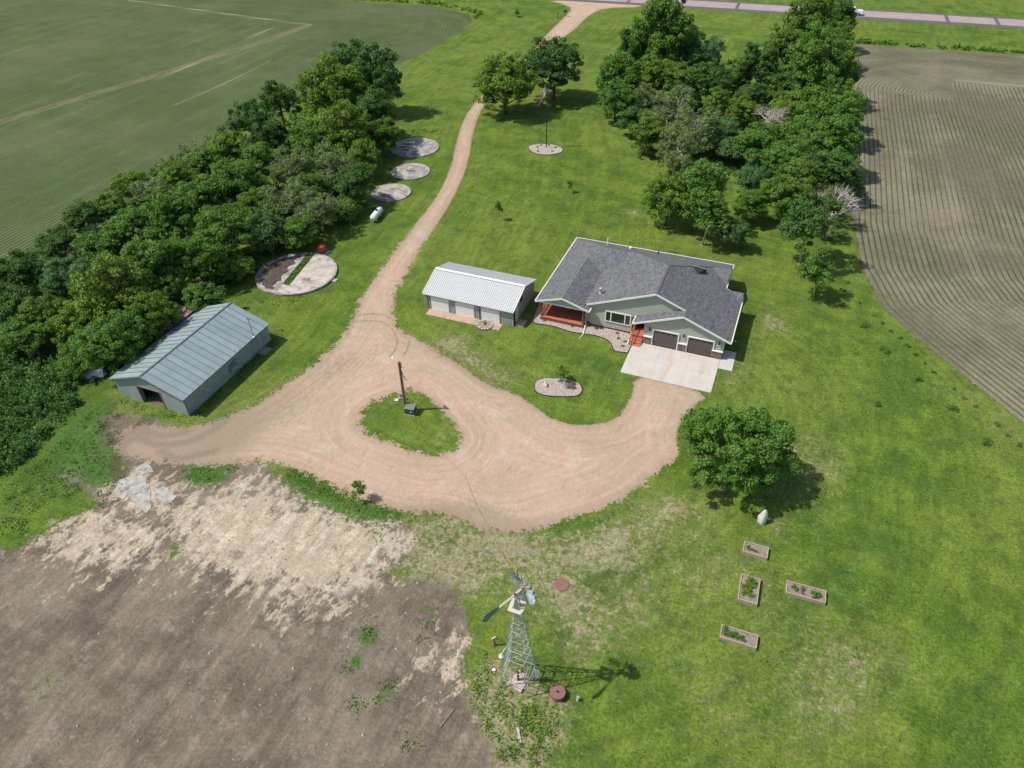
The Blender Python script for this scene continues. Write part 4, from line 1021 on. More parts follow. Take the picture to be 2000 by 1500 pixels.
# ------------------------------------------------------------------ barn
m_barn = simple('pale_green_wall', (.235,.285,.262), .8, .10, 1.3, dirt=(.30,.31,.24), dirtamt=.5)
m_barnr = NT('barn_roof_metal'); f = m_barnr.noise(.8, 4, .6); c = m_barnr.mul((.262,.322,.322), m_barnr.step(f, .3, .7, .93, 1.07)); c = m_barnr.mul(c, m_barnr.step(m_barnr.rnd(), 0, 1, .94, 1.06)); m_barnr = m_barnr.fin(c, .5, .15, .4)
m_seam = simple('barn_seam', (.135,.165,.17), .6, .1, 2)
m_rust = simple('rusty_sheet', (.20,.13,.105), .8, .4, 1.6, dirt=(.36,.34,.33), dirtamt=.8)
barn = thing('barn', 'long pale green barn with a light blue-grey seamed metal roof', 'barn', (-54.6,43,0))
bx0, bx1, by0, by1, be, br, bxr = -59.35, -49.88, 36.2, 50.1, 2.33, 4.02, -54.6
bz = lambda x: br - abs(x-bxr)/(bxr-bx0)*(br-be)
NP = 17
for sg, xe in ((-1, bx0), (1, bx1)):
    for i in range(NP):
        ya = by0+(by1-by0)*i/NP+.02; yb = by0+(by1-by0)*(i+1)/NP-.02; dz_ = random.uniform(0, .012)
        v = [(xe,ya,be+dz_),(xe,yb,be+dz_),(bxr,yb,br+dz_),(bxr,ya,br+dz_)]
        MB().add(v+[(p[0],p[1],p[2]-.03) for p in v], [(0,1,2,3),(7,6,5,4),(0,4,5,1),(1,5,6,2),(2,6,7,3),(3,7,4,0)]).build('roof_panel', m_barnr, barn)
        if i: MB().bar((xe,ya-.02,be+.035),(bxr,ya-.02,br+.035),.035,.04).build('seam', m_seam, barn)
    MB().add([(xe,by0,be-.045),(xe,by1,be-.045),(bxr,by1,br-.045),(bxr,by0,br-.045)], [(0,1,2,3)]).build('roof_underlay', m_seam, barn)
    MB().bar((xe,by0-.02,be-.02),(bxr,by0-.02,br-.02),.05,.16).build('verge_board', m_barnr, barn)
    MB().bar((xe,by0,be-.01),(xe,by1,be-.01),.06,.1).build('eave_trim', m_barnr, barn)
MB().bar((bxr,by0-.03,br+.03),(bxr,by1,br+.03),.20,.05).build('ridge_cap', m_seam, barn)
wx0, wx1, wy0, wy1 = -59.05, -50.15, 36.45, 49.95
bw = MB(); top = lambda x: bz(x)-.06
clap(bw, [(wx0,0),(-56.05,0),(-56.05,2.2),(-56.05,top(-56.05)),(wx0,top(wx0))], front(wy0), .2, .018)
clap(bw, [(-53.1,0),(wx1,0),(wx1,top(wx1)),(-53.1,top(-53.1))], front(wy0), .2, .018)
clap(bw, [(-56.05,2.2),(-53.1,2.2),(-53.1,top(-53.1)),(bxr,top(bxr)),(-56.05,top(-56.05))], front(wy0), .2, .018)
clap(bw, [(wy0,0),(wy1,0),(wy1,2.4),(wy0,2.4)], side(wx1), .2, .018)
bw.add([(wx0,wy0,0),(wx0,wy1,0),(wx0,wy1,2.35),(wx0,wy0,2.35)], [(3,2,1,0)])
bw.add([(wx0,wy1,0),(wx1,wy1,0),(wx1,wy1,2.35),(bxr,wy1,3.95),(wx0,wy1,2.35)], [(4,3,2,1,0)])
bw.build('wall', m_barn, barn)
m_inside = simple('barn_inside', (.05,.042,.036), .95, .2, 2)
MB().add([(wx0+.05,wy0+.08,.03),(wx1-.05,wy0+.08,.03),(wx1-.05,wy1-.1,.03),(wx0+.05,wy1-.1,.03)], [(0,1,2,3)]).build('floor', simple('barn_floor', (.14,.11,.085), .95, .3, 1.5), barn)
MB().box(wx0+.05,wx1-.05,39.5,39.6,.03,2.3).build('partition', m_inside, barn)
MB().box(-56.12,-56.0,wy0-.06,wy0+.35,0,2.25).box(-53.14,-53.06,wy0-.06,wy0+.06,0,2.25).box(-56.0,-53.14,wy0-.06,wy0+.04,2.2,2.28).build('door_frame', simple('worn_frame', (.22,.17,.16), .9, .3, 3), barn)
for x, y in ((wx1+.02,wy0-.02),): MB().box(x-.05,x+.03,y-.03,y+.06,0,2.33).build('corner_strip', m_seam, barn)
# window with a cooler, doors and mast on the long side
MB().box(wx1+.03,wx1+.42,43.0,43.75,.75,1.2).build('air_cooler', m_barn, barn)
MB().box(wx1+.03,wx1+.07,43.0,44.2,.55,1.6).build('side_window', m_seam, barn)
MB().box(wx1+.07,wx1+.5,43.1,43.6,.95,1.0).tube(((wx1+.2,43.85,1.3),(wx1+.2,43.85,1.75)), .05, 6).build('bracket', m_metal, barn)
for ya, yb in ((46.95,47.7),(47.75,48.55)):
    d = MB().box(wx1+.03,wx1+.07,ya,yb,.05,2.0).build('side_door', m_barn, barn)
    MB().lathe([(.03,0),(.03,.05)], (wx1+.1,ya+.1,1.0), 6).build('door_knob', m_dark, d)
    MB().box(wx1+.03,wx1+.085,yb,yb+.05,.0,2.1).build('door_post', m_seam, barn)
mast = MB().tube(((bx1+.02,47.3,2.0),(bx1-.02,47.3,4.9)), .028, 6).bar((bx1-.3,47.3,4.6),(bx1+.3,47.3,4.75),.025).bar((bx1-.2,47.25,4.85),(bx1+.2,47.3,4.85),.02).build('antenna_mast', m_dark, barn)
MB().box(bx1-.12,bx1+.1,47.2,47.4,2.3,2.42).build('mast_foot', m_white, mast)
tag(MB().box(-50.0,-49.05,47.25,48.55,-.02,.22).build('door_step', simple('worn_step', (.27,.22,.17), .95, .15, 3)), 'concrete step under the side doors of the barn', 'step')
lean = thing('lean_to', 'rusty corrugated lean-to roof behind the far left side of the barn', 'lean-to', (-61.3,47.3,0))
lr = MB(); n = 18
for i in range(n):
    y0_ = 44.9+i*.25
    lr.add([(-63.2,y0_,2.25),(-63.2,y0_+.125,2.33),(-63.2,y0_+.25,2.25),(-59.25,y0_,2.62),(-59.25,y0_+.125,2.70),(-59.25,y0_+.25,2.62)], [(0,3,4,1),(1,4,5,2)])
lr.build('roof_sheet', m_rust, lean)
for x, y in ((-63.0,45.0),(-63.0,49.2),(-59.5,45.0),(-59.5,49.2)): MB().box(x-.06,x+.06,y-.06,y+.06,0,2.28).build('post', m_bark, lean)
b0 = G(185, 735)
pile = thing('scrap_sheets', 'grey sheet metal scrap leaning under the trees left of the barn', 'scrap', (b0[0],b0[1],0), .5, local=True)
for k in range(3): MB().add([(-1.3+k*.1,-.5+k*.2,.1),(1.1+k*.1,-.4+k*.2,.1),(1.0,.35+k*.15,.95-.1*k),(-1.2,.3+k*.15,.9-.1*k)], [(0,1,2,3)]).build('sheet', m_metal, pile)

# ------------------------------------------------------------------ round concrete pads of old grain bins
m_oldc = NT('old_concrete'); f = m_oldc.noise(.7, 6, .72, dist=.3); g = m_oldc.noise(4, 4, .7)
c = m_oldc.mix(m_oldc.step(f, .42, .60), (.215,.205,.19), (.40,.36,.31)); c = m_oldc.mix(m_oldc.step(m_oldc.noise(.9, 5, .7), .56, .64, 0, .85), c, (.115,.085,.065))
m_oldc.bump(g, .4, .04); m_oldc = m_oldc.fin(m_oldc.mul(c, m_oldc.step(g, .3, .7, .86, 1.14)), .9)
m_mud = simple('dark_silt', (.075,.056,.044), .95, .35, 1.6, dirt=(.13,.115,.10), dirtamt=.5)
m_bright = simple('bleached_concrete', (.42,.37,.32), .9, .22, 1.2, dirt=(.17,.125,.095), dirtamt=.95)
def ellipse_world(cx, cy, rx):
    c_ = G(cx, cy); a = G(cx-rx, cy); b_ = G(cx+rx, cy); return c_, np.linalg.norm(a-b_)/2
for cx, cy, rx, lb, in ((810,289,48,'largest and farthest of the three round grey concrete pads'),(802,336,38,'middle one of the three round concrete pads, grey'),(764,377,39,'nearest of the three round concrete pads, patched with brown soil')):
    c_, R = ellipse_world(cx, cy, rx)
    t = thing('round_pad', lb, 'concrete pad', (c_[0],c_[1],0), group='round concrete pads along the tree belt')
    MB().lathe([(R,0),(R,.16),(R-.05,.2)], (c_[0],c_[1],-.02), 40).build('slab', m_oldc, t)
    rr = random.Random(int(cx)); a0 = {810:2.8,802:0,764:4.0}[cx]
    for q in range({810:3,802:2,764:2}[cx]):
        ox, oy = R*.45*math.cos(a0+q*.7), R*.45*math.sin(a0+q*.7)
        if cx == 802: ox, oy = -.3+q*.6, q*.15
        rx_, ry_ = ((.30*R,.16*R) if cx == 764 else (.16*R,.07*R))
        pl_ = [(c_[0]+ox+rx_*math.cos(k*.45)*rr.uniform(.6,1.2), c_[1]+oy+ry_*math.sin(k*.45)*rr.uniform(.6,1.2)) for k in range(14)]
        MB().prism(pl_, .17, .195+q*.004).build('soil_patch', m_mud, t)
# big slab with the trough
c_, R = ellipse_world(580, 536, 76)
big = thing('round_slab', 'big round concrete slab with a weed filled trench across it', 'concrete slab', (c_[0],c_[1],0))
def chord(sg, off, z0, z1, m, name, nseg=26, inner=0.0):
    # half disc beyond a chord; trench direction d, normal n
    d = np.array(G(655-40,492)[:2])-np.array(G(545,577)[:2]); d /= np.linalg.norm(d); n = np.array([-d[1], d[0]])*sg
    a0 = math.acos(off/R); pts = []
    for k in range(nseg+1):
        a = -a0+2*a0*k/nseg; pts.append(tuple(np.array(c_[:2])+n*(R-inner)*math.cos(a)+d*(R-inner)*math.sin(a)))
    return MB().prism(pts, z0, z1).build(name, m, big)
chord(-1, .35, -.02, .22, m_bright, 'slab_half'); h1 = chord(1, .65, -.02, .20, m_oldc, 'slab_half')
d0 = np.array(G(615,492)[:2])-np.array(G(545,577)[:2]); d0 /= np.linalg.norm(d0); n0 = np.array([-d0[1], d0[0]]); rr = random.Random(12)
sp = []
for k in range(40):
    a = -1.15+2.3*k/39; rad = R-.45-abs(rr.gauss(0, .12)); sp.append(tuple(np.array(c_[:2])+n0*rad*math.cos(a)+d0*rad*math.sin(a)))
for k in range(24):
    t_ = 1-k/23*2; w_ = 1.15+.55*abs(math.sin(k*.55))+rr.uniform(-.15,.15); sp.append(tuple(np.array(c_[:2])+n0*w_+d0*t_*(R-.45)*.88))
MB().prism(sp, .19, .24).build('silt', m_mud, big)
d = np.array(G(615,492)[:2])-np.array(G(545,577)[:2]); d /= np.linalg.norm(d); nn_ = np.array([-d[1], d[0]])
q0 = np.array(c_[:2])+d*(R*.96)+nn_*.15; q1 = np.array(c_[:2])-d*(R*.55)+nn_*.15
MB().bar((q0[0]+nn_[0]*.5,q0[1]+nn_[1]*.5,.15),(q1[0]+nn_[0]*.5,q1[1]+nn_[1]*.5,.15),.12,.3).build('trench_wall', m_oldc, big)
q2 = np.array(c_[:2])-d*(R*.93)+nn_*.15; MB().bar((q1[0],q1[1],.08),(q2[0],q2[1],.08),1.0,.2).build('trench_fill', m_bright, big)
rim = MB()
for k in range(48):
    a, b_ = 2*math.pi*k/48, 2*math.pi*(k+1)/48
    rim.bar((c_[0]+R*math.cos(a),c_[1]+R*math.sin(a),.1),(c_[0]+R*math.cos(b_),c_[1]+R*math.sin(b_),.1),.22,.34)
rim.build('rim', m_oldc, big)
rg = np.random.default_rng(3); nL = 1500; tt = rg.uniform(0, 1, nL)
Cw = np.stack([q0[0]+(q1[0]-q0[0])*tt+nn_[0]*rg.uniform(-.42,.42,nL), q0[1]+(q1[1]-q0[1])*tt+nn_[1]*rg.uniform(-.42,.42,nL), rg.uniform(.02,.3,nL)], 1)
wme = leaf_mesh('weeds', Cw-np.array([c_[0],c_[1],0]), np.tile([0,0,1.0],(nL,1)), .13, rg.uniform(0,1,nL), rg); wme.materials.append(LM['green'])
wo_ = bpy.data.objects.new('trench_weeds', wme); COL.objects.link(wo_); wo_.parent = big; wo_['kind'] = 'stuff'
bb = G(650, 548); tag(MB().prism([(bb[0]-.6,bb[1]-.35),(bb[0]+.5,bb[1]-.25),(bb[0]+.6,bb[1]+.4),(bb[0]-.5,bb[1]+.3)], 0, .12).build('step_slab', m_bright), 'small bleached concrete step at the right rim of the big round slab', 'step')
bb = G(630, 494); tag(MB().prism([(bb[0]-1.0,bb[1]-.6),(bb[0]+.9,bb[1]-.5),(bb[0]+1.0,bb[1]+.7),(bb[0]-.7,bb[1]+.5)], 0, .14).build('sump_slab', m_oldc), 'square old concrete slab under the red hopper', 'slab')
m_red = simple('faded_red_paint', (.50,.055,.035), .55, .15, 3)
hop = thing('hopper', 'faded red metal hopper standing by the big round slab', 'hopper', (bb[0],bb[1],.14), .3, local=True)
MB().lathe([(.62,.35),(.55,.9),(.30,1.05)], (0,0,0), 8).build('cone', m_red, hop)
MB().lathe([(.30,0),(.62,.35)], (0,0,0), 8).build('funnel', m_red, hop)
MB().bar((.2,.3,.1),(1.0,1.0,.12),.12).build('chute', m_rust, hop)

# propane tank
pa, pb_ = G(731,434), G(743,419); md = (pa+pb_)/2; an = math.atan2(pb_[1]-pa[1], pb_[0]-pa[0])
tk = thing('propane_tank', 'white propane tank on the lawn beside the tree belt', 'propane tank', (md[0],md[1],0), an, local=True)
L_ = 1.35; prof = [(-L_-.32,.05),(-L_-.28,.2),(-L_-.15,.38),(-L_,.48),(L_,.48),(L_+.15,.38),(L_+.28,.2),(L_+.32,.05)]
MB().tube([(x,0,.75) for x, r in prof], [r for x, r in prof], 20).build('shell', m_white, tk, smooth=True)
MB().lathe([(.2,0),(.2,.16),(.1,.22)], (.1,0,1.2), 12).build('valve_dome', m_dark, tk)
for x in (-.85,.85): MB().box(x-.08,x+.08,-.35,.35,0,.32).build('leg', m_conc, tk)

# utility pole and transformer
b = G(793, 801)
pole = thing('utility_pole', 'brown wooden service pole on the grass island', 'utility pole', (b[0],b[1],0), 0, local=True)
MB().tube(((0,0,-.1),(0,0,6.2)), [.16,.12], 10).build('shaft', m_post, pole)
MB().tube(((.17,-.02,.1),(.16,-.02,4.4)), .055, 6).build('conduit', m_metal, pole)
for z in (5.6,5.85,6.1): MB().bar((0,0,z),(.22,-.03,z),.05).lathe([(.05,0),(.06,.1),(.03,.14)], (.24,-.03,z-.04), 8).build('insulator', m_dark, pole)
MB().tube(((.12,0,5.3),(.25,-.05,4.8),(.5,-.1,4.35),(.75,-.15,4.2)), .035, 6).build('hanging_cable', m_dark, pole)
MB().tube(((-.1,0,6.2),(-.55,.05,6.55)), .03, 6).lathe([(.02,0),(.16,.04),(.05,.2)], (-.6,.06,6.45), 10).build('yard_light', m_white, pole)
b = G(803, 806)
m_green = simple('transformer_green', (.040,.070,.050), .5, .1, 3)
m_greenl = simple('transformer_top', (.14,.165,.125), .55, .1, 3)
tr_ = thing('transformer_box', 'dark green pad mounted transformer beside the pole', 'transformer', (b[0],b[1],0), .12, local=True)
MB().box(-.55,.55,-.45,.45,0,.08).build('pad', m_metal, tr_)
MB().add([(-.5,-.4,.08),(.5,-.4,.08),(.5,.4,.08),(-.5,.4,.08),(-.5,-.4,.78),(.5,-.4,.78),(.5,.4,.95),(-.5,.4,.95)], [(3,2,1,0),(0,1,5,4),(1,2,6,5),(2,3,7,6),(3,0,4,7),(4,5,6,7)]).build('cabinet', m_green, tr_)
MB().add([(-.52,-.43,.785),(.52,-.43,.785),(.52,.42,.96),(-.52,.42,.96),(-.52,-.43,.82),(.52,-.43,.82),(.52,.42,1.0),(-.52,.42,1.0)], [(3,2,1,0),(4,5,6,7),(0,1,5,4),(1,2,6,5),(2,3,7,6),(3,0,4,7)]).build('lid', m_greenl, tr_)
MB().box(.1,.22,-.42,-.405,.4,.52).build('sticker', m_white, tr_)
b = G(785, 780)
jk = thing('meter_pedestal', 'grey metal boxes on the grass left of the utility pole', 'meter box', (b[0],b[1],0), .4, local=True)
MB().box(-.3,.3,-.2,.2,0,.3).build('box', m_metal, jk); MB().box(-.15,.1,-.12,.12,.3,.8).build('cabinet', m_metal, jk); MB().box(-.7,-.35,-.3,.0,0,.12).build('base_plate', m_white, jk)
# thin cable lying across the yard
cb = [(812,800),(840,862),(868,893),(890,880+22),(908,930),(930,984),(945,1010),(960,1040),(998,1110),(1030,1160),(1050,1188),(1080,1228),(1116,1284),(1124,1300)]
cb = [cb[i] for i in (0,1,4,5,7,8,10,11,12,13)]
tag(MB().tube([(p[0],p[1],.03) for p in [G(*q) for q in cb]], .011, 4).build('cable', m_bark), 'thin dark cable lying from the grass island across the gravel to the windmill', 'cable')

# flagpole
b = G(1067, 288)
fp = thing('flagpole', 'tall dark flagpole in its stone bed on the north lawn', 'flagpole', (b[0],b[1],0), 0, local=True)
MB().tube(((0,0,0),(0,0,11.2)), [.09,.055], 10).build('pole', m_dark, fp)
MB().lathe([(.02,0),(.1,.08),(.1,.14),(.02,.22)], (0,0,11.2), 10).build('finial', simple('gold', (.6,.45,.15), .4, .05, 2), fp)
fl_ = thing('flag', 'limp stars and stripes flag hanging on the flagpole', 'flag', (b[0],b[1],10.7), 0, local=True)
m_fred = simple('flag_red', (.42,.03,.04), .8, .05, 3); m_fwhite = simple('flag_white', (.72,.72,.72), .8, .04, 3); m_fblue = simple('flag_blue', (.035,.05,.16), .8, .05, 3)
def fpnt(u, v):   # u along fly 0..1, v down the hoist 0..1
    return (-.08-.95*u*(1.0+.35*v)-.06*math.sin(9*v), -.12*math.sin(8*u)-.25*u, -1.75*v-2.1*u+.0)
for k in range(13):
    mb = MB(); u0 = .4 if k < 7 else 0
    for q in range(10):
        ua, ub = u0+(1-u0)*q/10, u0+(1-u0)*(q+1)/10
        mb.add([fpnt(ua,k/13),fpnt(ub,k/13),fpnt(ub,(k+1)/13),fpnt(ua,(k+1)/13)], [(0,1,2,3)])
    mb.build('stripe', m_fwhite if k % 2 else m_fred, fl_)
mb = MB()
for i in range(6):
    for j in range(6): mb.add([fpnt(.4*i/6,7/13*j/6),fpnt(.4*(i+1)/6,7/13*j/6),fpnt(.4*(i+1)/6,7/13*(j+1)/6),fpnt(.4*i/6,7/13*(j+1)/6)], [(0,1,2,3)])
ct = mb.build('canton', m_fblue, fl_)
st = MB()
for j in range(9):
    for i in range(6 if j % 2 == 0 else 5):
        p = fpnt(.4*((i+.5 if j % 2 == 0 else i+1)/6), 7/13*(j+.7)/9.4); vs = []
        for k in range(10):
            r_ = .05 if k % 2 == 0 else .02; a = math.pi/2+k*math.pi/5; vs.append((p[0]+r_*math.cos(a), p[1]-.012, p[2]+r_*math.sin(a)))
        st.add(vs, [tuple(range(10))])
tag(st.build('star', m_fwhite, ct), kind='stuff')

# ------------------------------------------------------------------ windmill
wc = np.array([-9.38, 22.8]); WH = 10.0
mill = thing('windmill', 'galvanised farm windmill on a lattice tower at the edge of the dirt lot', 'windmill', (wc[0],wc[1],0), 0, local=True)
hw = lambda z: 1.0*(1-z/WH)+.09*(z/WH)
legs = [(-1,-1),(1,-1),(1,1),(-1,1)]; m_gal = simple('weathered_galvanised', (.36,.37,.36), .55, .25, 2, metal=.25)
for sx, sy in legs: MB().bar((sx*hw(0),sy*hw(0),0),(sx*hw(WH),sy*hw(WH),WH),.055).build('leg', m_gal, mill)
zs = [1.0,2.3,3.5,4.6,5.7,6.7,7.6,8.5]
for z in zs:
    for i in range(4):
        a, c2 = legs[i], legs[(i+1) % 4]; MB().bar((a[0]*hw(z),a[1]*hw(z),z),(c2[0]*hw(z),c2[1]*hw(z),z),.04).build('girt', m_gal, mill)
for q in range(len(zs)-1):
    z, z2 = zs[q], zs[q+1]
    for i in range(4):
        a, c2 = legs[i], legs[(i+1) % 4]
        MB().bar((a[0]*hw(z),a[1]*hw(z),z),(c2[0]*hw(z2),c2[1]*hw(z2),z2),.016).bar((c2[0]*hw(z),c2[1]*hw(z),z),(a[0]*hw(z2),a[1]*hw(z2),z2),.016).build('brace', m_gal, mill)
m_plat = simple('weathered_boards', (.50,.43,.37), .9, .12, 3)
for x0, x1, y0, y1 in ((-.48,.48,-.48,-.24),(-.48,.48,.24,.48),(-.48,-.24,-.235,.235),(.24,.48,-.235,.235)):
    MB().box(x0,x1,y0,y1,9.1,9.15).build('platform_board', m_plat, mill)
MB().tube(((0,0,8.5),(0,0,10.5)), .05, 8).build('mast', m_gal, mill)
MB().tube(((0,0,.6),(0,0,9.0)), .018, 6).build('pump_rod', m_gal, mill)
ax = math.atan2(2.3, 1.12)      # wheel points this way, vane the other
ca, sa = math.cos(ax), math.sin(ax); HZ = 10.55
def wl(a_, t_, z_): return (ca*a_-sa*t_, sa*a_+ca*t_, HZ+z_)     # a along axis, t sideways
MB().bar(wl(-.25,0,0), wl(.35,0,0), .16, .2).build('gearbox', m_gal, mill)
MB().tube((wl(-.2,0,.1), wl(-.2,0,.28)), .06, 8).build('oil_cap', m_red, mill)
MB().tube((wl(.3,0,0), wl(.6,0,0)), .07, 8).build('hub', m_red, mill)
wheel = MB()
for rr_ in (.48, .95):
    pts = [wl(.5, rr_*math.cos(k*math.pi/18), rr_*math.sin(k*math.pi/18)) for k in range(37)]; wheel.tube(pts, .018, 5, False)
for k in range(6):
    a = k*math.pi/3; wheel.tube((wl(.62,.05*math.cos(a),.05*math.sin(a)), wl(.5,1.0*math.cos(a),1.0*math.sin(a))), .018, 5, False)
wheel = wheel.build('wheel_frame', m_gal, mill)
m_blade = simple('galvanised_blade', (.36,.40,.41), .4, .15, 3, metal=.35)
for k in range(18):
    a = k*math.pi/9
    def bp(r_, w_, tw): 
        t_ = r_*math.cos(a)-w_*math.sin(a); z_ = r_*math.sin(a)+w_*math.cos(a); return wl(.52+tw, t_, z_)
    v = [bp(.36,-.045,.04),bp(.36,.045,-.04),bp(.74,.09,-.10),bp(1.12,.15,-.14),bp(1.12,-.11,.12),bp(.74,-.085,.09)]
    v2 = [(p[0],p[1],p[2]+.012) for p in v]
    MB().add(v+v2, [(0,1,2,3,4,5),(11,10,9,8,7,6)]+[(i,(i+1)%6,6+(i+1)%6,6+i) for i in range(6)]).build('blade', m_blade, mill)
MB().tube((wl(-.2,0,.08), wl(-1.6,0,.1)), .025, 6).tube((wl(-.2,0,-.1), wl(-1.6,0,-.02)), .025, 6).build('tail_boom', m_white, mill)
v = [wl(-1.45,0,-.14),wl(-1.45,0,.22),wl(-2.5,.02,.42),wl(-2.85,.0,.05),wl(-2.5,-.02,-.36)]
v2 = [(p[0]+.02*sa,p[1]-.02*ca,p[2]) for p in v]
MB().add(v+v2, [(0,1,2,3,4),(9,8,7,6,5)]+[(i,(i+1)%5,5+(i+1)%5,5+i) for i in range(5)]).build('vane', simple('dull_vane', (.24,.26,.26), .5, .15, 3, metal=.3), mill)
MB().lathe([(.03,0),(.17,.02),(.17,.06),(.08,.16),(.04,.2)], (-1.0,-.55,3.4), 12).bar((-1.0,-.55,3.6),(-.75,-.3,4.3),.035).build('floodlight', m_white, mill)
tag(MB().prism([(wc[0]-.6,wc[1]-.6),(wc[0]+.5,wc[1]-.9),(wc[0]+.7,wc[1]+.3),(wc[0]-.2,wc[1]+.6)], 0, .18).build('well_slab', simple('pink_slab', (.47,.36,.30), .9, .12, 2)), 'pinkish concrete slab under the windmill tower', 'slab')
def hydrant(px, py, label, h=.85):
    b = G(px, py); t = thing('water_hydrant', label, 'hydrant', (b[0],b[1],.0), .5, local=True)
    m = simple('rust_red', (.16,.045,.032), .7, .3, 4)
    MB().tube(((0,0,0),(0,0,h)), .06, 8).build('standpipe', m, t); MB().tube(((0,0,h),(.18,0,h+.08),(.25,0,h-.1)), .05, 8).build('spout', m, t)
    MB().bar((-.15,0,h+.05),(.12,0,h+.28),.05).build('handle', m_white, t)
    MB().lathe([(.16,0),(.13,.1)], (0,0,0), 10).build('base', m, t)
hydrant(966,1260,'rusty red hydrant with a white handle left of the windmill')
b = G(1012, 1330); pm = thing('hand_pump', 'rusty pump head inside the windmill tower', 'pump', (b[0],b[1],.18), 0, local=True)
m_rr = simple('pump_red', (.14,.05,.04), .7, .3, 4)
MB().tube(((0,0,0),(0,0,1.1)), .09, 8).build('body', m_rr, pm); MB().bar((0,0,1.0),(.45,.1,1.25),.06).build('handle', m_rr, pm); MB().tube(((0,0,.8),(-.3,0,.75)), .05, 6).build('spout', m_rr, pm)
b = G(1046, 1330); tag(MB().add([(b[0]-.28,b[1]-.05,.45),(b[0]+.3,b[1]-.02,.5),(b[0]+.28,b[1]+.1,1.35),(b[0]-.25,b[1]+.08,1.3)]+[(b[0]-.28,b[1]+.0,.45),(b[0]+.3,b[1]+.03,.5),(b[0]+.28,b[1]+.15,1.35),(b[0]-.25,b[1]+.13,1.3)], [(0,1,2,3),(7,6,5,4),(0,4,5,1),(1,5,6,2),(2,6,7,3),(3,7,4,0)]).box(b[0]-.05,b[0]+.05,b[1]+.0,b[1]+.1,0,.5).build('control_panel', m_metal), 'grey metal panel box at the right leg of the windmill', 'panel')
m_cover = simple('rusty_lid', (.215,.105,.088), .85, .12, 3)
b = G(1097, 1142); cv = thing('well_cover', 'flat round reddish well cover in the grass above the windmill', 'well cover', (b[0],b[1],0))
MB().lathe([(.60,0),(.58,.06)], (b[0],b[1],0), 28).build('lid', m_cover, cv); MB().lathe([(.04,0),(.03,.03)], (b[0],b[1],.06), 8).build('knob', m_dark, cv)
b = G(1089, 1358); cv = thing('well_cover', 'raised round rusty well casing right of the windmill foot', 'well cover', (b[0],b[1],0))
MB().lathe([(.50,0),(.50,.45),(.53,.46),(.53,.52)], (b[0],b[1],0), 28).build('casing', m_cover, cv); MB().box(b[0]-.1,b[0]+.08,b[1]-.06,b[1]+.05,.52,.58).build('latch', m_dark, cv)
b = G(1128, 1368); t = thing('vent_stub', 'short white pipe stub right of the rusty casing', 'pipe', (b[0],b[1],0), 0, local=True)
MB().tube(((0,0,0),(0,0,.4)), .08, 8).build('pipe', m_white, t); MB().lathe([(.11,0),(.11,.08)], (0,0,.4), 10).build('cap', m_metal, t)
b = G(966, 1308); rock('stone', 'small white stone left of the windmill legs', 965, 1309, .14, .12, .14, m_white, 0, 'stone', 5)
b = G(1014, 1436); tag(MB().add([(b[0]-.35,b[1]+.35,.12),(b[0]-.2,b[1]+.45,.12),(b[0]+.35,b[1]-.45,.1),(b[0]+.2,b[1]-.5,.1),(b[0]-.35,b[1]+.35,0),(b[0]-.2,b[1]+.45,0),(b[0]+.35,b[1]-.45,0),(b[0]+.2,b[1]-.5,0)], [(0,1,2,3),(0,4,5,1),(1,5,6,2),(2,6,7,3),(3,7,4,0)][::1]).build('timber_piece', m_rock), 'pale timber piece lying in the weeds below the windmill', 'timber')
b = G(870, 1402); t = thing('old_board', 'weathered brown board lying on the dirt lot', 'board', (b[0],b[1],0), 1.35, local=True)
MB().box(-.75,.75,-.16,.0,.02,.07).build('plank', m_plat if False else simple('old_brown_wood', (.19,.14,.115), .95, .2, 4), t); MB().box(-.7,.72,.02,.17,.02,.06).build('plank', simple('old_brown_wood_b', (.16,.12,.10), .95, .2, 4), t)

c_ = G(285, 955); bs = thing('broken_slab', 'broken whitish concrete slab remains at the upper edge of the dirt lot', 'concrete slab', (c_[0],c_[1],0))
m_wc = simple('whitish_concrete', (.34,.325,.29), .9, .25, 1.8, dirt=(.17,.145,.11), dirtamt=1.0)
for k, pp in enumerate(([(222,962),(234,940),(262,925),(285,935),(292,958),(262,966),(240,972)],[(255,968),(290,962),(300,985),(285,1000),(268,990)],[(300,960),(318,950),(336,958),(345,972),(322,985),(305,978)],[(262,915),(290,908),(300,922),(275,930)])):
    rr = random.Random(k+3); q = GP(pp); qq = []
    for i in range(len(q)):
        a_, b_ = q[i], q[(i+1) % len(q)]
        for t in (0, .33, .66): qq.append((a_[0]+(b_[0]-a_[0])*t+rr.uniform(-.22,.22), a_[1]+(b_[1]-a_[1])*t+rr.uniform(-.22,.22)))
    MB().prism(qq, -.02, .035+.006*k).build('slab_piece', m_wc, bs)
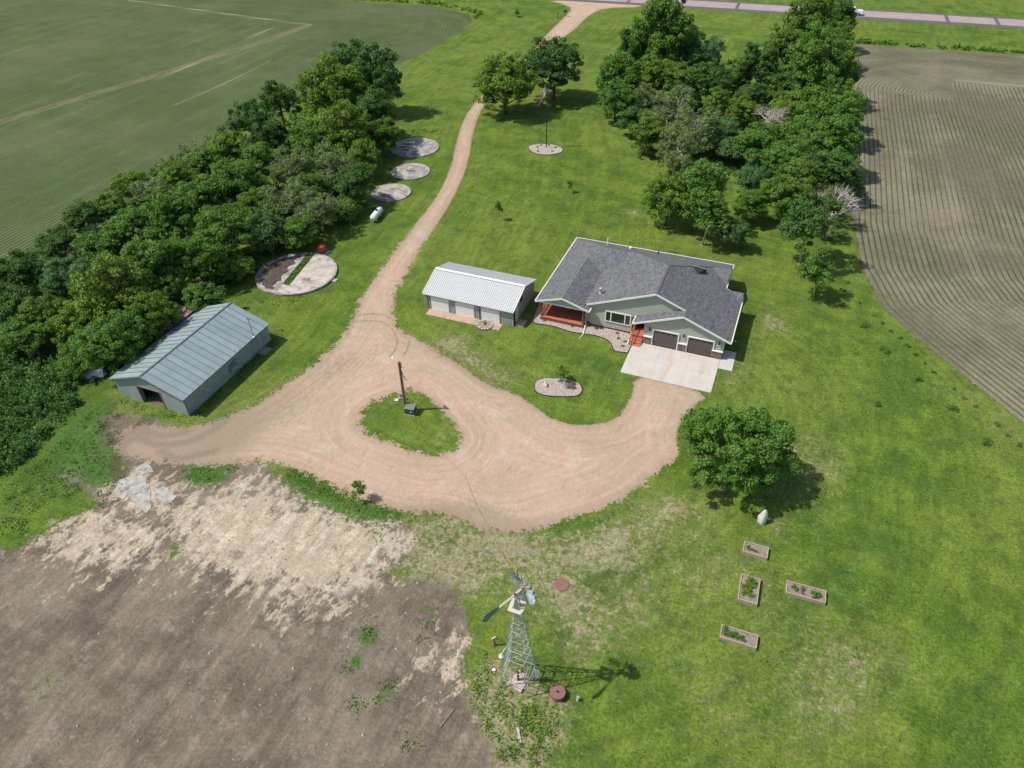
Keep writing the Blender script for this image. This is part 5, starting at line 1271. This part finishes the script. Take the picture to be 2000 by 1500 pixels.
# ------------------------------------------------------------------ raised beds
m_timber = simple('weathered_timber', (.36,.29,.20), .9, .15, 4)
m_gsoil = simple('garden_soil', (.215,.180,.150), .95, .3, 5, bump=.5)
def rbed(corners, label, plants, seed):
    c4 = [np.array(G(*p, .36)[:2]) for p in corners]        # rim corners as seen, rim height .36
    ce = sum(c4)/4; ex = (c4[1]-c4[0])/2+(c4[2]-c4[3])/2; an_ = math.atan2(ex[1], ex[0])
    lx = np.linalg.norm(ex)/2; ly = np.linalg.norm((c4[3]-c4[0])/2+(c4[2]-c4[1])/2)/2
    t = thing('raised_bed', label, 'raised bed', (ce[0],ce[1],0), an_, 'raised garden beds on the lawn', local=True)
    for y0, y1 in ((-ly,-ly+.07),(ly-.07,ly)): MB().box(-lx,lx,y0,y1,0,.36).build('board', m_timber, t)
    for x0, x1 in ((-lx,-lx+.07),(lx-.07,lx)): MB().box(x0,x1,-ly+.07,ly-.07,0,.358).build('board', m_timber, t)
    MB().box(-lx+.07,lx-.07,-ly+.07,ly-.07,.02,.28).build('soil', m_gsoil, t)
    rr = random.Random(seed)
    for (u, v, s, key, lb) in plants:
        p = PROTO[key]; x, y = u*(lx-.3), v*(ly-.3); wx = ce[0]+math.cos(an_)*x-math.sin(an_)*y; wy = ce[1]+math.sin(an_)*x+math.cos(an_)*y
        q = place('vegetable_plant', key, lb, 'plant', wx, wy, s, s, rr.uniform(0, 6), 'vegetables in the raised beds'); q.location.z = .27
rbed([(1459,1075-1),(1502,1089),(1500,1091-23),(1455,1058)][::-1] if False else [(1450,1076),(1499,1090),(1502,1069),(1455,1056)], 'top short raised bed, nearly bare soil', [(-.8,-.3,.25,'tuft','low green plant at the left end of the top raised bed'),(-.35,-.6,.2,'tuftd','dark small plant along the front board of the top raised bed'),(.05,-.7,.16,'tuftd','smallest plant on the front board of the top raised bed')], 1)
rbed([(1441,1169),(1479,1181),(1486,1130),(1448,1120)], 'upright raised bed with bright green leafy plants', [(-.1,.75,.45,'tufty','bright leafy clump at the top of the upright bed'),(.6,.6,.35,'tufty','bright leafy clump in the upper right of the upright bed'),(-.1,.3,.35,'tufty','bright clump under the top one in the upright bed'),(-.6,-.15,.45,'tufty','bright leafy clump at mid left of the upright bed'),(-.8,-.55,.3,'tufty','bright small clump in the lower left of the upright bed'),(.45,-.6,.28,'tufty','lone bright clump in the lower right of the upright bed')], 2)
rbed([(1535,1156),(1613,1178),(1614,1153),(1537,1133)], 'long raised bed farthest right', [(-.7,.1,.35,'tuftd','dusky plant at the left end of the right raised bed'),(-.2,-.1,.35,'tuftb','dried brown clump in the middle of the right raised bed'),(.45,.35,.25,'tuftd','dark plant in the upper right of the right raised bed'),(.5,-.4,.35,'tuft','green clump in the lower right of the right raised bed'),(.8,.0,.25,'tuft','green clump at the right end of the right raised bed')], 3)
rbed([(1406,1244),(1478,1266),(1481,1241),(1410,1218)], 'lowest raised bed with dark leafy plants at its left end', [(-.75,.0,.5,'tuft','large leafy clump at the left end of the lowest bed'),(-.25,.1,.3,'tuftd','dark clump left of middle in the lowest bed'),(0,-.4,.33,'tuftd','dark clump on the front board of the lowest bed'),(.35,-.5,.25,'tuft','small green clump right of middle in the lowest bed')], 4)

# ------------------------------------------------------------------ pickup on the highway
m_car = simple('white_car_paint', (.72,.74,.76), .25, .02, 1, spec=.5)
b = G(1648, 33)
tk = thing('pickup_truck', 'white pickup truck driving on the highway behind the wood', 'pickup truck', (b[0]+1.6,226.0-2.0+.048*b[0],.03), math.radians(2.7), local=True)
body = MB().add([(-2.9,-.95,.5),(2.7,-.95,.5),(2.85,-.85,.8),(2.7,-.9,1.15),(1.4,-.93,1.2),(-2.9,-.95,1.2)]+[(-2.9,.95,.5),(2.7,.95,.5),(2.85,.85,.8),(2.7,.9,1.15),(1.4,.93,1.2),(-2.9,.95,1.2)], [(0,1,2,3,4,5)]+[(11,10,9,8,7,6)]+[(i,6+i,6+(i+1)%6,(i+1)%6) for i in range(6)]).build('body', m_car, tk)
MB().add([(-1.1,-.88,1.2),(1.45,-.88,1.2),(.7,-.72,1.85),(-.9,-.72,1.85),(-1.1,.88,1.2),(1.45,.88,1.2),(.7,.72,1.85),(-.9,.72,1.85)], [(0,1,2,3),(7,6,5,4),(0,3,7,4),(3,2,6,7)]).build('cab', m_car, tk)
MB().add([(1.46,-.80,1.24),(1.46,.80,1.24),(.78,.66,1.82),(.78,-.66,1.82)], [(0,1,2,3)]).build('windscreen', m_glass, tk)
for sy in (-1, 1): MB().add([(-.95,sy*.885,1.25),(1.2,sy*.885,1.25),(.62,sy*.76,1.75),(-.82,sy*.76,1.75)], [(0,1,2,3) if sy < 0 else (3,2,1,0)]).build('side_window', m_glass, tk)
MB().box(-2.75,-1.25,-.75,.75,1.19,1.215).build('bed_floor', m_dark, tk)
for x in (-1.85,1.75):
    for sy in (-1, 1):
        wh = MB().tube(((x,sy*.72,.4),(x,sy*.98,.4)), .4, 16).build('wheel', m_dark, tk); MB().tube(((x,sy*.97,.4),(x,sy*.995,.4)), .22, 12).build('rim', m_metal, wh)
for sy in (-.7,.7): MB().box(2.74,2.84,sy-.16,sy+.16,.85,1.02).build('headlight', m_white, tk)
# mailbox and marker post near the highway
b = G(1104, 32); mbx = thing('mailbox', 'dark mailbox on a post at the driveway mouth', 'mailbox', (b[0],b[1],0), 0, local=True)
MB().box(-.06,.06,-.06,.06,0,1.1).build('post', m_bark, mbx); MB().tube(((-.45,0,1.35),(.45,0,1.35)), .3, 10).build('box', m_dark, mbx)
b = G(1089, 37); mk = thing('marker_post', 'small brown marker post left of the mailbox', 'post', (b[0],b[1],0), 0, local=True)
MB().box(-.09,.09,-.09,.09,0,1.6).build('post', m_post, mk); MB().box(-.12,.12,-.12,.12,1.6,1.7).build('cap', m_bark, mk)

# ------------------------------------------------------------------ stuff: weeds, tall grass, stones
def scatter_leaves(name, label, polys_px, count, size, h, lm, seed, cluster=None, cat='weeds', world=False):
    rg = np.random.default_rng(seed); C = []
    for pp in polys_px:
        poly = pp if world else GP(pp); A_ = np.array(poly); lo, hi = A_.min(0), A_.max(0)
        area = abs(sum(poly[i][0]*poly[(i+1)%len(poly)][1]-poly[(i+1)%len(poly)][0]*poly[i][1] for i in range(len(poly))))/2
        n_cl = max(3, int(area*cluster)); k = 0; pts = rg.uniform(lo, hi, (n_cl*6, 2)); pts = pts[inside(pts, poly)][:n_cl]
        for p in pts:
            m_ = int(count*rg.uniform(.4, 1.6)); r_ = rg.uniform(.25, .9); hh = h*rg.uniform(.4, 1.3)
            q = rg.normal(size=(m_, 2))*r_*.5; z = rg.uniform(0, 1, m_)*hh*np.exp(-((q/r_)**2).sum(1))
            C.append(np.stack([p[0]+q[:, 0], p[1]+q[:, 1], z+.02], 1))
    C = np.concatenate(C); N = np.tile([0, 0, 1.0], (len(C), 1))+rg.normal(size=(len(C), 3))*.35
    N /= np.linalg.norm(N, axis=1)[:, None]
    me = leaf_mesh(name, C, N, size, rg.uniform(0, 1, len(C)), rg); me.materials.append(LM[lm])
    o = bpy.data.objects.new(name, me); COL.objects.link(o); return tag(o, label, cat, kind='stuff')
scatter_leaves('weed_thicket', 'tall dark weeds filling the lower left corner of the tree belt', [[(-120,660),(60,690),(160,740),(150,790),(90,850),(30,920),(-140,960)]], 60, .13, 1.5, 'dark', 1, 3.2)
scatter_leaves('undergrowth', 'rank green undergrowth under the left tree belt', [[(-60,560),(100,450),(260,350),(400,260),(560,200),(700,130),(760,250),(700,330),(715,400),(600,470),(470,560),(380,600),(330,640),(200,760),(120,700),(-60,720)]], 26, .20, 1.0, 'dark', 2, .45)
scatter_leaves('undergrowth', 'dark undergrowth filling the right wood', [[(1190,180),(1260,90),(1400,130),(1520,90),(1660,60),(1668,330),(1640,420),(1560,380),(1450,330),(1330,335),(1250,300),(1215,240)]], 26, .22, 1.0, 'dark', 3, .4)
scatter_leaves('tall_grass', 'pale tall grass clearing inside the lower right wood', [[(1330,318),(1400,325),(1500,345),(1480,400),(1460,370),(1400,345),(1340,340)]], 30, .14, .6, 'blue', 4, 1.2)
scatter_leaves('tall_grass', 'dark tall grass strip along the top of the right crop field', [[(8,196.5),(60,200),(120,203),(120,205),(60,202),(8,198.5)]], 34, .26, .8, 'green', 5, .9, world=True)
scatter_leaves('tall_grass', 'pale green tall grass strip at the top of the left crop field', [[(-86,188),(-90,195),(-104,200.5),(-150,198.5),(-200,200),(-200,202),(-104,203),(-88,197)]], 30, .24, .8, 'yellow', 6, .8, world=True)
scatter_leaves('weeds', 'dry and green weeds round the foot of the windmill', [[(930,1300),(975,1340),(1060,1375),(1100,1400),(1085,1480),(1020,1500),(960,1470),(940,1400),(925,1350)]], 16, .08, .28, 'olive', 7, 3.5)
scatter_leaves('weeds', 'yellow-green weeds heap below the windmill', [[(1015,1395),(1060,1380),(1075,1410),(1050,1450),(1020,1450)],[(940,1290),(965,1285),(970,1310),(945,1315)]], 26, .085, .5, 'yellow', 8, 4.0)
scatter_leaves('weeds', 'green weed patches on the bare dirt lot', [[(695,1240),(730,1225),(745,1250),(700,1270)],[(668,1300),(690,1285),(712,1300),(680,1315)],[(740,1340),(775,1322),(780,1345),(750,1352)],[(705,1365),(760,1352),(765,1372),(715,1380)],[(815,1250),(832,1215),(838,1235),(822,1262)],[(670,1370),(700,1372),(690,1390)],[(790,1440),(830,1445),(820,1465),(790,1460)],[(30,1000),(60,1010),(50,1040),(0,1050)]], 16, .08, .2, 'green', 9, 2.2)
scatter_leaves('weeds', 'green weeds on the strip between gravel yard and dirt lot', [[(540,905),(640,945),(720,985),(820,1010),(800,1035),(700,1000),(600,955)],[(350,920),(460,905),(470,915),(410,945),(350,935)]], 14, .075, .16, 'green', 10, 3.2)
scatter_leaves('weeds', 'rough weeds between the barn and the left edge of the dirt lot', [[(-60,960),(40,930),(130,860),(190,790),(235,800),(225,850),(150,960),(60,1020),(-60,1060)],[(215,880),(240,930),(200,990),(180,960)]], 16, .085, .35, 'dark', 16, 1.6)
scatter_leaves('weeds', 'grass tufts along the foot of the barn wall', [[(372,812),(385,806),(530,660),(545,640),(555,655),(470,740),(400,806),(380,818)],[(236,775),(300,800),(360,815),(350,822),(290,805),(235,785)]], 16, .085, .28, 'green', 11, 3.5)
scatter_leaves('weeds', 'rough grass tufts round the rims of the round pads', [[(700,380),(720,400),(760,405),(740,412),(700,400)],[(505,590),(560,585),(600,575),(590,585),(540,600)],[(745,260),(860,262),(870,275),(860,255),(750,250)]], 18, .1, .3, 'green', 12, 2.0)
rg = random.Random(9); scatter_leaves('clover', 'coarse clover and weed clumps dotted over the lawn', [[(1000,1050),(1300,980),(1600,760),(1700,780),(1990,1050),(2100,1500),(1050,1600),(1080,1350)],[(800,650),(1000,770),(1180,830),(1210,770),(1190,700),(1000,650)],[(930,300),(1230,320),(1280,480),(1040,470),(880,480),(900,380)],[(1480,520),(1560,560),(1800,760),(1990,900),(1990,1050),(1650,780),(1460,700)],[(720,1200) ,(722,1201),(721,1203)]], 13, .06, .07, 'green', 13, .55)
st = MB()
PDn = [tuple(p) for p in PD]; cnt = 0; lo = np.array([-42, 1]); hi = np.array([-8, 34])
pts = np.random.default_rng(8).uniform(lo, hi, (5200, 2)); pts = pts[inside(pts, PDn)]
for x, y in pts[:1500]:
    r_ = rg.uniform(.02, .055) if rg.random() < .93 else rg.uniform(.08, .17)
    a = rg.uniform(0, 6); st.add([(x+r_*math.cos(a+j*1.571), y+r_*.8*math.sin(a+j*1.571), 0) for j in range(4)]+[(x+r_*.2,y,r_*.8)], [(0,1,4),(1,2,4),(2,3,4),(3,0,4)])
tag(st.build('rubble', simple('rubble_stone', (.29,.26,.22), .9, .3, 4)), 'loose pale stones scattered over the bare dirt lot', 'stones', kind='stuff')
for ob in bpy.data.objects:
    if '_base' in ob: del ob['_base']
